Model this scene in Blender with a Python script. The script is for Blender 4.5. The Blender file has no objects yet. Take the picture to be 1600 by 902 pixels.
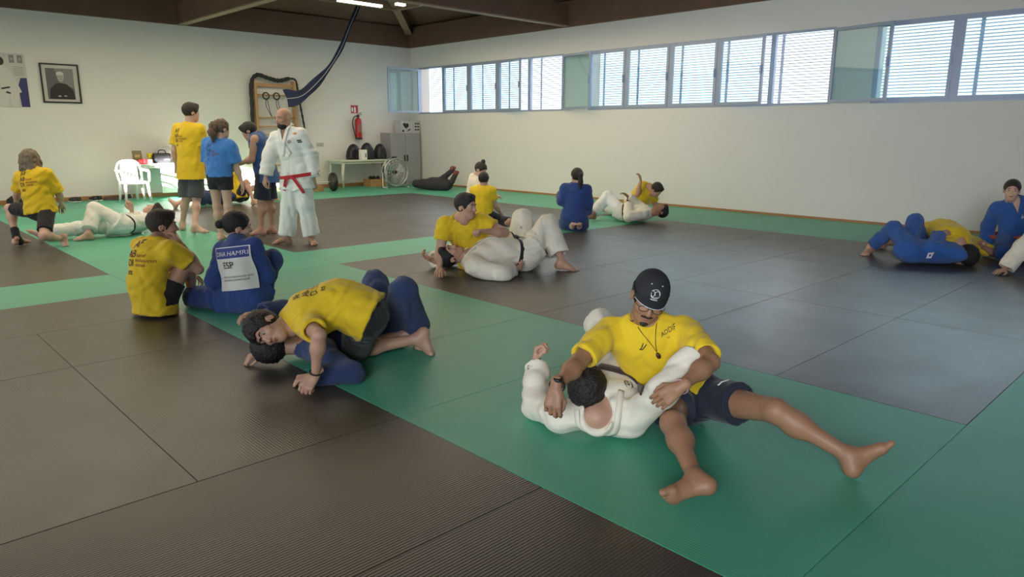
import bpy, bmesh, math, random
import numpy as np
from mathutils import Vector, Matrix
from mathutils.bvhtree import BVHTree
random.seed(5)
SC = bpy.context.scene
COL = SC.collection
# ------------------------------------------------------------------ camera
FPX, YAW, PITCH, ROLL, CAMH = 1119.3, 0.762724, 0.215538, 0.00496, 1.4126
_f = np.array([math.sin(YAW)*math.cos(PITCH), math.cos(YAW)*math.cos(PITCH), -math.sin(PITCH)])
_r = np.array([math.cos(YAW), -math.sin(YAW), 0.0]); _u = np.cross(_r, _f)
_c, _s = math.cos(ROLL), math.sin(ROLL)
RC = np.array([_c*_r+_s*_u, -_s*_r+_c*_u, _f]); CP = np.array([0, 0, CAMH])
cam = bpy.data.cameras.new('camera'); camo = bpy.data.objects.new('camera', cam); COL.objects.link(camo)
cam.sensor_fit = 'HORIZONTAL'; cam.sensor_width = 36; cam.lens = FPX/1600*36
cam.clip_start = .05; cam.clip_end = 200
m = Matrix(((RC[0][0], RC[1][0], -RC[2][0], 0), (RC[0][1], RC[1][1], -RC[2][1], 0), (RC[0][2], RC[1][2], -RC[2][2], CAMH), (0, 0, 0, 1)))
camo.matrix_world = m
SC.camera = camo
# ------------------------------------------------------------------ world, light, exposure
SC.view_settings.view_transform = 'Standard'; SC.view_settings.look = 'None'
SC.view_settings.gamma = 1; SC.view_settings.use_curve_mapping = False
SC.view_settings.exposure = 0.0
w = bpy.data.worlds.new('sky'); SC.world = w; w.use_nodes = True
wn = w.node_tree; bg = wn.nodes['Background']; bg.inputs['Color'].default_value = (.80, .90, 1, 1)
# hazy sky: pale at the horizon, much brighter higher up towards the sun
_tc = wn.nodes.new('ShaderNodeTexCoord'); _sx = wn.nodes.new('ShaderNodeSeparateXYZ'); _mr = wn.nodes.new('ShaderNodeMapRange'); _mr.interpolation_type = 'SMOOTHSTEP'
wn.links.new(_tc.outputs['Generated'], _sx.inputs[0]); wn.links.new(_sx.outputs['Z'], _mr.inputs[0])
_mr.inputs[1].default_value = .13; _mr.inputs[2].default_value = .38; _mr.inputs[3].default_value = 2.3; _mr.inputs[4].default_value = 16; wn.links.new(_mr.outputs[0], bg.inputs['Strength'])

def area(name, loc, size, aim, power, color, spread=180):
    l = bpy.data.lights.new(name, 'AREA'); l.shape = 'RECTANGLE'; l.size, l.size_y = size
    l.energy = power; l.color = color; l.spread = math.radians(spread)
    o = bpy.data.objects.new(name, l); COL.objects.link(o); o.location = loc
    o.rotation_euler = (Vector(aim)-Vector(loc)).to_track_quat('-Z', 'Y').to_euler(); return o
# daylight from the window band of the right wall, plus fill lights added behind the camera and by the left wall
pl = bpy.data.lights.new('window_portal', 'AREA'); pl.shape = 'RECTANGLE'; pl.size = 17; pl.size_y = 1.3; pl.cycles.is_portal = True
po = bpy.data.objects.new('window_portal', pl); COL.objects.link(po); po.location = (12.7, 7.8, 2.47); po.rotation_euler = (math.radians(90), 0, math.radians(90))
area('left_window_daylight', (-5.4, 8.5, 1.6), (13, 1.8), (6, 9, 1.3), 300, (.88, .93, 1))  # added cool fill; no window is built in this wall
area('rear_window_daylight', (-3, -2.6, 2.6), (5, 1.6), (12, 5.5, 2.3), 170, (.86, .92, 1), spread=75)  # added to brighten the window wall while sparing the near floor
area('ceiling_tube_light', (5.0, 11.0, 3.5), (12, 7.5), (5.0, 11.0, 0), 460, (1, .86, .62))  # broad panel added for the roof tubes, widened to brighten the far floor
def sun_stand_in(name, loc, aim, angle, power, color=(1, .95, .86), size=.05):
    l = bpy.data.lights.new(name, 'SPOT'); l.energy = power; l.color = color; l.spot_size = math.radians(angle); l.spot_blend = .35; l.shadow_soft_size = size
    o = bpy.data.objects.new(name, l); COL.objects.link(o); o.location = loc
    o.rotation_euler = (Vector(aim)-Vector(loc)).to_track_quat('-Z', 'Y').to_euler(); return o
sun_stand_in('sunbeam', (-5.0, 11.0, 3.3), (5.45, 15.9, .42), 5.2, 200000)  # added spot lamp standing in for assumed sunlight

# ------------------------------------------------------------------ helpers
def tag(o, label=None, cat=None, group=None, kind=None):
    if label: o['label'] = label
    if cat: o['category'] = cat
    if group: o['group'] = group
    if kind: o['kind'] = kind
    return o
def empty(name, loc, label=None, cat=None, group=None, kind=None, rz=0):
    o = bpy.data.objects.new(name, None); COL.objects.link(o); o.location = loc; o.rotation_euler = (0, 0, rz)
    o.empty_display_size = .1
    return tag(o, label, cat, group, kind)
def ray(x, y): return np.array([(x-800)/FPX, -(y-451)/FPX, 1.0]) @ RC
def Z(x, y, z=0.0):
    d = ray(x, y); return CP+d*(z-CAMH)/d[2]
def D(x, y, dep): return CP+ray(x, y)*dep
def aX(x, y, X): d = ray(x, y); return CP+d*X/d[0]
def aY(x, y, Y): d = ray(x, y); return CP+d*Y/d[1]
def dep(p): return float(RC[2] @ (np.asarray(p)-CP))
def L(par, x, y, ln, s):
    """next joint: on the sight line of (x, y), ln metres from its parent, s=+1 the far and -1 the near solution"""
    par = np.asarray(par); d = ray(x, y); d = d/np.linalg.norm(d); o = CP-par
    b = o @ d; c = o @ o-ln*ln; q = b*b-c
    if q < 0:
        p = CP+d*(-b); v = p-par; n = np.linalg.norm(v)
        if n > ln*1.25: print('BONE far', (x, y), round(ln, 2), 'need', round(float(n), 2))
        return par+v/n*min(n, ln*1.12)
    return CP+d*(-b+s*math.sqrt(q))
def mat(name, col, rough=.6, metal=0, spec=.5, bump=None, noise=None, emit=0, sheen=0, subs=0):
    m = bpy.data.materials.new(name); m.use_nodes = True; nt = m.node_tree; b = nt.nodes['Principled BSDF']
    b.inputs['Base Color'].default_value = (*col, 1); b.inputs['Roughness'].default_value = rough
    b.inputs['Metallic'].default_value = metal; b.inputs['Specular IOR Level'].default_value = spec
    if sheen: b.inputs['Sheen Weight'].default_value = sheen
    if subs:
        b.inputs['Subsurface Weight'].default_value = subs; b.inputs['Subsurface Scale'].default_value = .02
        b.inputs['Subsurface Radius'].default_value = (1, .4, .2)
    if emit:
        b.inputs['Emission Color'].default_value = (*col, 1); b.inputs['Emission Strength'].default_value = emit
    tc = nt.nodes.new('ShaderNodeTexCoord')
    if noise:
        sc, amt = noise
        n = nt.nodes.new('ShaderNodeTexNoise'); n.inputs['Scale'].default_value = sc; n.inputs['Detail'].default_value = 5
        mx = nt.nodes.new('ShaderNodeMix'); mx.data_type = 'RGBA'
        mx.inputs[6].default_value = (*[c*(1-amt) for c in col], 1); mx.inputs[7].default_value = (*[min(1, c*(1+amt)) for c in col], 1)
        nt.links.new(tc.outputs['Object'], n.inputs['Vector']); nt.links.new(n.outputs['Fac'], mx.inputs[0]); nt.links.new(mx.outputs[2], b.inputs['Base Color'])
    if bump:
        sc, st = bump
        n = nt.nodes.new('ShaderNodeTexNoise'); n.inputs['Scale'].default_value = sc; n.inputs['Detail'].default_value = 3
        bp = nt.nodes.new('ShaderNodeBump'); bp.inputs['Strength'].default_value = st; bp.inputs['Distance'].default_value = .01
        nt.links.new(tc.outputs['Object'], n.inputs['Vector']); nt.links.new(n.outputs['Fac'], bp.inputs['Height']); nt.links.new(bp.outputs['Normal'], b.inputs['Normal'])
    return m
def hx(s):
    v = [int(s[i:i+2], 16)/255 for i in (0, 2, 4)]
    return tuple(((c+.055)/1.055)**2.4 if c > .04045 else c/12.92 for c in v)
M = {}
M['wall'] = mat('wall_paint', (.74, .72, .67), .65, noise=(1.2, .02), bump=(60, .08))
M['wood'] = mat('roof_wood', (.15, .082, .052), .55, noise=(3, .3))
M['woodedge'] = mat('glulam_underside', (.30, .20, .13), .6, noise=(4, .2))  # roof wood made paler: light on beam bottoms put into its colour
M['skirt'] = mat('skirting_wood', hx('a5794c'), .5, noise=(6, .15))
M['alu'] = mat('window_aluminium', (.36, .42, .54), .4, .4)
M['slat'] = mat('louvre_slat', (.52, .54, .60), .5)
M['reveal'] = mat('outer_plaster', (.75, .66, .58), .8)
M['white'] = mat('white_plastic', (.80, .80, .77), .35)
M['black'] = mat('black_plastic', (.012, .012, .013), .45)
M['rubber'] = mat('black_rubber', (.02, .019, .018), .6, bump=(80, .3))
M['steel'] = mat('steel', (.6, .6, .6), .3, .9)
M['greymetal'] = mat('grey_cabinet_metal', (.33, .33, .34), .45, .1)
M['red'] = mat('red_paint', (.42, .015, .02), .3)
M['beech'] = mat('beech_wood', hx('b98f62'), .45, noise=(5, .15))
def glassmat():
    m = bpy.data.materials.new('window_glass'); m.use_nodes = True; nt = m.node_tree; nt.nodes.clear()
    o = nt.nodes.new('ShaderNodeOutputMaterial'); t = nt.nodes.new('ShaderNodeBsdfTransparent'); t.inputs[0].default_value = (.86, .95, .97, 1)
    g = nt.nodes.new('ShaderNodeBsdfGlossy'); g.inputs['Roughness'].default_value = .02
    fr = nt.nodes.new('ShaderNodeMapRange'); lw = nt.nodes.new('ShaderNodeLayerWeight'); lw.inputs[0].default_value = .5; pw = nt.nodes.new('ShaderNodeMath'); pw.operation = 'POWER'; pw.inputs[1].default_value = 4; nt.links.new(lw.outputs['Facing'], pw.inputs[0]); nt.links.new(pw.outputs[0], fr.inputs[0]); fr.inputs[3].default_value = .05; fr.inputs[4].default_value = .9
    x = nt.nodes.new('ShaderNodeMixShader'); nt.links.new(fr.outputs[0], x.inputs[0]); nt.links.new(t.outputs[0], x.inputs[1]); nt.links.new(g.outputs[0], x.inputs[2])
    nt.links.new(x.outputs[0], o.inputs[0]); return m
M['glass'] = glassmat()

class MB:
    """collects boxes, tubes and lathes into one mesh"""
    def __init__(s): s.v = []; s.f = []; s.sm = []
    def add(s, vs, fs, smooth=False):
        n = len(s.v); s.v += [tuple(map(float, v)) for v in vs]; s.f += [tuple(i+n for i in f) for f in fs]; s.sm += [smooth]*len(fs); return s
    def box(s, c, d, rot=None, bev=0):
        bm = bmesh.new(); bmesh.ops.create_cube(bm, size=1)
        for v in bm.verts: v.co = Vector((v.co.x*d[0], v.co.y*d[1], v.co.z*d[2]))
        if bev: bmesh.ops.bevel(bm, geom=bm.edges[:], offset=bev, segments=2, affect='EDGES', profile=.6)
        R = rot if rot is not None else Matrix.Identity(3)
        bm.verts.index_update()
        s.add([(R @ v.co)+Vector(c) for v in bm.verts], [[v.index for v in f.verts] for f in bm.faces]); bm.free(); return s
    def span(s, a, b, bev=0):
        a = np.array(a, float); b = np.array(b, float); return s.box((a+b)/2, np.abs(b-a), bev=bev)
    def bar(s, a, b, w_, h_, up=(0, 0, 1)):
        a = Vector(a); b = Vector(b); d = b-a; z = d.normalized(); x = z.cross(Vector(up)).normalized(); y = x.cross(z)
        R = Matrix((x, y, z)).transposed(); return s.box((a+b)/2, (w_, h_, d.length), R)
    def tube(s, pts, r, n=8, cap=True, closed=False):
        pts = [Vector(p) for p in pts]; k = len(pts); rs = r if hasattr(r, '__len__') else [r]*k
        rings = []; prev = None
        for i, p in enumerate(pts):
            if closed: t = (pts[(i+1) % k]-pts[i-1]).normalized()
            else: t = (pts[min(i+1, k-1)]-pts[max(i-1, 0)]).normalized()
            if prev is None:
                a = t.orthogonal().normalized()
            else:
                a = (prev-t*prev.dot(t)).normalized()
            prev = a; b = t.cross(a)
            rings.append([p+(a*math.cos(2*math.pi*j/n)+b*math.sin(2*math.pi*j/n))*rs[i] for j in range(n)])
        vs = [v for g in rings for v in g]; fs = []
        for i in range(k if closed else k-1):
            i2 = (i+1) % k
            for j in range(n): fs.append((i*n+j, i*n+(j+1) % n, i2*n+(j+1) % n, i2*n+j))
        if cap and not closed: fs.append(tuple(range(n-1, -1, -1))); fs.append(tuple((k-1)*n+j for j in range(n)))
        return s.add(vs, fs, True)
    def lathe(s, prof, c=(0, 0, 0), n=24, ax=None):
        c = Vector(c); q = Vector((0, 0, 1)).rotation_difference(Vector(ax)).to_matrix() if ax is not None else Matrix.Identity(3)
        vs = []; fs = []
        for (r, z) in prof:
            for j in range(n): vs.append(c+q @ Vector((r*math.cos(2*math.pi*j/n), r*math.sin(2*math.pi*j/n), z)))
        for i in range(len(prof)-1):
            for j in range(n): fs.append((i*n+j, i*n+(j+1) % n, (i+1)*n+(j+1) % n, (i+1)*n+j))
        return s.add(vs, fs, True)
    def build(s, name, m, parent=None, smooth=None, world=True):
        me = bpy.data.meshes.new(name); me.from_pydata(s.v, [], s.f)
        for p, k in zip(me.polygons, s.sm): p.use_smooth = k if smooth is None else smooth
        me.materials.append(m); me.update(); me.validate()
        o = bpy.data.objects.new(name, me); COL.objects.link(o)
        if parent is not None:
            o.parent = parent
            if world:
                bpy.context.view_layer.update(); o.matrix_parent_inverse = parent.matrix_world.inverted()
        return o
def st(o): o['kind'] = 'structure'; return o
def origin_to(o, p):
    p = Vector(p); o.data.transform(Matrix.Translation(-p)); o.location = p; return o
# ------------------------------------------------------------------ the room
WX, WY, WH = 12.01, 16.60, 3.6
XL_, YN = -5.6, -3.6
wl = MB(); wl.span((XL_, WY, -.05), (WX+.35, WY+.25, WH)); st(wl.build('wall_back', M['wall']))
WB, WT = 1.87, 3.07
wr = MB(); T = .35
wr.span((WX, YN, -.05), (WX+T, WY, WB)); wr.span((WX, YN, WT), (WX+T, WY, WH))
wr.span((WX, 16.25, WB), (WX+T, WY, WT)); wr.span((WX, 10.25, WB), (WX+T, 10.97, WT)); wr.span((WX, 4.5, WB), (WX+T, 5.13, WT)); wr.span((WX, YN, WB), (WX+T, -.7, WT))
st(wr.build('wall_right', M['wall']))
rv = MB()
for y in (16.25, 10.25, 4.5):
    rv.span((WX+.07, y-.012, WB), (WX+T, y+.0, WT))
rv.span((WX+.07, -.7, WB-.0), (WX+T, 4.5, WB+.004)); rv.span((WX+.07, 5.13, WB), (WX+T, 10.25, WB+.004)); rv.span((WX+.07, 10.97, WB), (WX+T, 16.25, WB+.004))
st(rv.build('trim_1', M['reveal']))
MB().span((XL_-.2, YN, -.05), (XL_, WY+.2, 5.2)).build('wall_left', M['wall'])['kind'] = 'structure'
MB().span((XL_, YN-.2, -.05), (WX+.3, YN, 5.2)).build('wall_front', M['wall'])['kind'] = 'structure'
st(MB().span((XL_, YN, -.09), (WX+.35, WY+.2, -.041)).build('floor', mat('subfloor', (.1, .1, .09), .7)))
# hipped wooden roof over deep edge beams
rf = MB(); zr0, zr1, dx = 4.08, 5.6, 5.0
A_ = [(XL_, YN), (WX+.3, YN), (WX+.3, WY+.2), (XL_, WY+.2)]; B_ = [(XL_+dx, YN+dx), (WX-dx, YN+dx), (WX-dx, WY-dx), (XL_+dx, WY-dx)]
vs = [(x, y, zr0) for x, y in A_]+[(x, y, zr1) for x, y in B_]+[(x, y, zr0+.12) for x, y in A_]+[(x, y, zr1+.12) for x, y in B_]
fs = [(i, (i+1) % 4, 4+(i+1) % 4, 4+i) for i in range(4)]+[(4, 5, 6, 7)]+[(8+i, 12+i, 12+(i+1) % 4, 8+(i+1) % 4) for i in range(4)]+[(12, 15, 14, 13)]
rf.add(vs, fs); st(rf.build('ceiling', M['wood']))
eb = MB(); eb.span((XL_, WY-.06, WH), (WX+.35, WY+.25, 4.12)); st(eb.build('trim_2', M['wood']))
eb = MB(); eb.span((WX-.06, YN, WH), (WX+.35, WY, 4.12)); st(eb.build('trim_3', M['wood']))
def glulam(a, b, nm, hgt=.42, wd=.14):
    a = Vector(a); b = Vector(b)
    o = MB().bar(a+Vector((0, 0, hgt/2)), b+Vector((0, 0, hgt/2)), wd, hgt).build(nm, M['wood']); st(o)
    c = MB().bar(a-Vector((0, 0, .012)), b-Vector((0, 0, .012)), wd+.02, .024).build(nm+'_underside', M['woodedge'], o); return o  # strip in the paler wood, painting in light on the bottom face
b1 = aY(285, 39.5, WY-.06)[0]; b2 = aX(884, 43, WX-.06)[1]
glulam((b1, WY-.06, WH+.03), (b1, YN, WH+.03), 'trim_4')
glulam((WX-.06, b2, WH+.03), (XL_, b2, WH+.03), 'trim_5')
glulam((WX-.1, WY-.1, 3.95), (WX-dx, WY-dx, 5.3), 'trim_6', .24, .16)
for k, (o_, z) in enumerate(((1.4, 4.33), (3.1, 4.78))):
    st(MB().bar((XL_, WY-o_, z), (WX-o_, WY-o_, z), .10, .16).build('trim_%d' % (7+2*k), M['woodedge']))
    st(MB().bar((WX-o_, WY-o_, z), (WX-o_, YN, z), .10, .16).build('trim_%d' % (8+2*k), M['woodedge']))
st(MB().span((XL_, WY-.018, 0), (WX, WY, .085)).build('baseboard_back', M['skirt']))
st(MB().span((WX-.018, YN, 0), (WX, WY, .04)).build('baseboard_right', M['skirt']))

# ------------------------------------------------------------------ windows
def frame_rect(mb, y0, y1, z0, z1, x, w_=.045, d=.05):
    mb.span((x-d/2, y0, z0), (x+d/2, y1, z0+w_)); mb.span((x-d/2, y0, z1-w_), (x+d/2, y1, z1))
    mb.span((x-d/2, y0, z0+w_), (x+d/2, y0+w_, z1-w_)); mb.span((x-d/2, y1-w_, z0+w_), (x+d/2, y1, z1-w_))
bays = [(16.25, 15.19), (15.19, 14.14), (14.14, 13.08), (13.08, 12.03), (12.03, 10.97), (10.25, 9.27), (9.27, 8.23), (8.23, 7.2), (7.2, 6.17), (6.17, 5.13), (4.5, 3.38), (3.38, 2.3), (2.3, 1.2), (1.2, .1), (.1, -.7)]
opened = {0: 91, 3: 13, 4: 168, 8: 12, 9: 168}        # degrees, hinge at the edge given below
for i, (ya, yb) in enumerate(bays):
    n = i+1; m_ = MB(); frame_rect(m_, yb, ya, WB, WT, WX+.03, .04, .07)
    fr = st(m_.build('window_%d' % n, M['alu']))
    wd = ya-yb-.06; ht = WT-WB-.05
    s_ = MB(); d_ = .035
    frame_rect(s_, -wd, 0, 0, ht, 0, .05, d_)
    ang = opened.get(i, 0)
    hinge_far = True
    if i in (4, 9): # hinged at the near end, folded back over the pier
        hinge_far = False
    sash = s_.build('sash', M['alu'], fr, world=False)
    gl = MB().span((-.003, -wd+.05, .05), (.003, -.05, ht-.05)).build('pane', M['glass'], sash, world=False)
    hd = MB(); hd.span((-.05, -wd+.015, ht*.5-.07), (-.02, -wd+.04, ht*.5+.07), bev=.004); hd.build('window_handle', M['alu'], sash, world=False)
    z0 = WB+.025
    if hinge_far:
        sash.location = (WX+.0, ya-.03, z0); sash.rotation_euler = (0, 0, -math.radians(ang))
    else:
        sash.location = (WX-.02, yb+.02, z0); sash.rotation_euler = (0, 0, math.pi+math.radians(ang))
# louvre screens outside
for k, (ya, yb, sup) in enumerate(((16.5, 10.7, (14.83+.42, 14.1, 13.12, 12.04, 11.2)), (10.5, 4.9, (10.17, 9.28, 8.24, 7.25, 6.2)), (4.75, -.9, (3.2, 2.1, 1.0)))):
    m_ = MB(); X = WX+.38; z = WB-.1
    while z < WT+.15:
        m_.span((X-.012, yb, z), (X+.030, ya, z+.0128)); z += .0475
    o = m_.build('louvre_screen', M['slat'])
    tag(o, ('horizontal slat louvre screen outside the far windows', 'horizontal slat louvre screen outside the middle windows between the two piers', 'horizontal slat louvre screen outside the nearest windows at right')[k], 'louvre')
    for y in sup: MB().span((X+.03, y-.028, WB-.12), (X+.06, y+.028, WT+.15)).build('support_post', M['slat'], o)

# ------------------------------------------------------------------ judo mats
def matmat(name, col, col2, ribdir, rough):
    m = bpy.data.materials.new(name); m.use_nodes = True; nt = m.node_tree; b = nt.nodes['Principled BSDF']
    tc = nt.nodes.new('ShaderNodeTexCoord'); oi = nt.nodes.new('ShaderNodeObjectInfo')
    n = nt.nodes.new('ShaderNodeTexNoise'); n.inputs['Scale'].default_value = 2.2; n.inputs['Detail'].default_value = 6; n.inputs['Roughness'].default_value = .65
    add = nt.nodes.new('ShaderNodeVectorMath'); add.operation = 'ADD'; nt.links.new(tc.outputs['Object'], add.inputs[0]); nt.links.new(oi.outputs['Location'], add.inputs[1])
    nt.links.new(add.outputs[0], n.inputs['Vector'])
    mx = nt.nodes.new('ShaderNodeMix'); mx.data_type = 'RGBA'; mx.inputs[6].default_value = (*col, 1); mx.inputs[7].default_value = (*col2, 1)
    nt.links.new(n.outputs['Fac'], mx.inputs[0])
    rnd = nt.nodes.new('ShaderNodeMapRange'); rnd.inputs[3].default_value = .9; rnd.inputs[4].default_value = 1.1; nt.links.new(oi.outputs['Random'], rnd.inputs[0])
    hs = nt.nodes.new('ShaderNodeHueSaturation'); nt.links.new(rnd.outputs[0], hs.inputs['Value']); nt.links.new(mx.outputs[2], hs.inputs['Color']); nt.links.new(hs.outputs[0], b.inputs['Base Color'])
    wv = nt.nodes.new('ShaderNodeTexWave'); wv.bands_direction = ribdir; wv.inputs['Scale'].default_value = 22; wv.inputs['Distortion'].default_value = .3; wv.inputs['Detail'].default_value = 1
    nt.links.new(tc.outputs['Object'], wv.inputs['Vector'])
    n2 = nt.nodes.new('ShaderNodeTexNoise'); n2.inputs['Scale'].default_value = 180; nt.links.new(tc.outputs['Object'], n2.inputs['Vector'])
    ml = nt.nodes.new('ShaderNodeMath'); ml.operation = 'MULTIPLY_ADD'; ml.inputs[1].default_value = .4; nt.links.new(n2.outputs['Fac'], ml.inputs[0]); nt.links.new(wv.outputs['Fac'], ml.inputs[2])
    bp = nt.nodes.new('ShaderNodeBump'); bp.inputs['Strength'].default_value = .2 if name[0] == 'c' else .12; bp.inputs['Distance'].default_value = .003
    nt.links.new(ml.outputs[0], bp.inputs['Height']); nt.links.new(bp.outputs['Normal'], b.inputs['Normal'])
    rr = nt.nodes.new('ShaderNodeMapRange'); rr.inputs[3].default_value = rough-.09; rr.inputs[4].default_value = rough+.1; nt.links.new(n.outputs['Fac'], rr.inputs[0]); nt.links.new(rr.outputs[0], b.inputs['Roughness'])
    b.inputs['Specular IOR Level'].default_value = .75
    return m
MG = {k: matmat('green_mat_'+k, (.058, .34, .205), (.09, .43, .275), k, .45) for k in 'XY'}
MK = {k: matmat('charcoal_mat_'+k, (.040, .036, .031), (.075, .066, .055), k, .37) for k in 'XY'}
GX, GY = .94, .8464
ZM = 0.0
proto = {}
ORD = ['first', 'second', 'third', 'fourth', 'fifth', 'sixth', 'seventh', 'eighth', 'ninth', 'tenth', 'eleventh', 'twelfth', 'thirteenth', 'fourteenth', 'fifteenth']
def matlabel(o, i, j, w_, l_, green):
    if green:
        g = 'green judo mats of the bands and border'
        if j >= 13: t = 'green judo mat of the back wall border, %s row from the wall, %s from left' % (ORD[15-j], ORD[(i+5)//2])
        elif i >= 9 and j >= 0: t = 'green judo mat in the border under the windows, %s from the front' % ORD[j]
        elif j == -1: t = 'green judo mat of the band nearest the camera, %s from left' % ORD[(i+1)//2]
        elif j == 6 and i != 1: t = 'green judo mat of the crossing band, %s from the left' % ORD[{-3: 0, -1: 1, 3: 2, 5: 3, 7: 4}[i]]
        elif j == 0: t = 'long green judo mat under the capped instructor, %s one of the pair' % ('left' if i == 1 else 'right')
        else: t = 'green judo mat across the long middle band, %s row from the front' % ORD[j-1]
    else:
        g = 'dark judo mats of the squares'; sq = ('right' if i >= 3 else 'left'); nf = 'far' if j >= 7 else 'near'
        r = j-7 if j >= 7 else j
        c = (i-3)//2 if i >= 3 else {1: 3, 0: 3, -1: 2, -2: 1, -3: 0}[i]
        t = 'dark judo mat of %s %s square, %s row from the front, %s column from left' % (nf, sq, ORD[r], ORD[c])
    return tag(o, t, 'mat', g)
def judomat(i, j, w_, l_, green):
    key = (w_, l_, green)
    x0, y0 = GX+i, GY+j
    x1 = min(x0+w_, WX-.02); y1 = min(y0+l_, WY-.02); full = abs(x1-x0-w_) < .08 and abs(y1-y0-l_) < .01
    if full and key in proto:
        o = proto[key].copy(); COL.objects.link(o); o.location = (x0, y0, 0); return matlabel(o, i, j, w_, l_, green)
    rib = 'Y' if w_ >= l_ else 'X'
    g = .0022
    o = MB().box(((x1-x0)/2, (y1-y0)/2, -.02), (x1-x0-g, y1-y0-g, .04), bev=.0025).build('judo_mat', (MG if green else MK)[rib]); o.location = (x0, y0, 0)
    if full: proto[key] = o
    return matlabel(o, i, j, w_, l_, green)
# vertical green band i 1..3
for (i, j, w_, l_) in [(1, 0, 1, 2), (2, 0, 1, 2), (1, 2, 2, 1), (1, 3, 2, 1), (1, 4, 2, 1), (1, 5, 2, 1), (1, 6, 2, 1), (1, 7, 2, 1), (1, 8, 2, 1), (1, 9, 2, 1), (1, 10, 2, 1), (1, 11, 2, 1), (1, 12, 2, 1)]: judomat(i, j, w_, l_, True)
for i in (3, 5, 7): judomat(i, 6, 2, 1, True)
for i in (-1, -3): judomat(i, 6, 2, 1, True)
for i in (-1, 1, 3, 5, 7, 9): judomat(i, -1, 2, 1, True)
for i in (-5, -3, -1, 1, 3, 5, 7, 9):
    for j in (13, 14, 15): judomat(i, j, 2, 1, True)
for j in range(0, 13): judomat(9, j, 2.1, 1, True)
# dark squares
for ci in (3, 5, 7):
    for j in range(0, 6): judomat(ci, j, 2, 1, False)
    for j in range(7, 13): judomat(ci, j, 2, 1, False)
for i in (0, -1, -2): judomat(i, 2, 1, 2, False)
judomat(-1, 1, 2, 1, False); judomat(-3, 1, 2, 1, False); judomat(-1, 0, 2, 1, False); judomat(0, 4, 1, 1, False)
for j in (5,): judomat(-1, j, 2, 1, False); judomat(-3, j, 2, 1, False)
judomat(-2, 4, 2, 1, False)
for j in range(7, 13): judomat(-1, j, 2, 1, False); judomat(-3, j, 2, 1, False)
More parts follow.
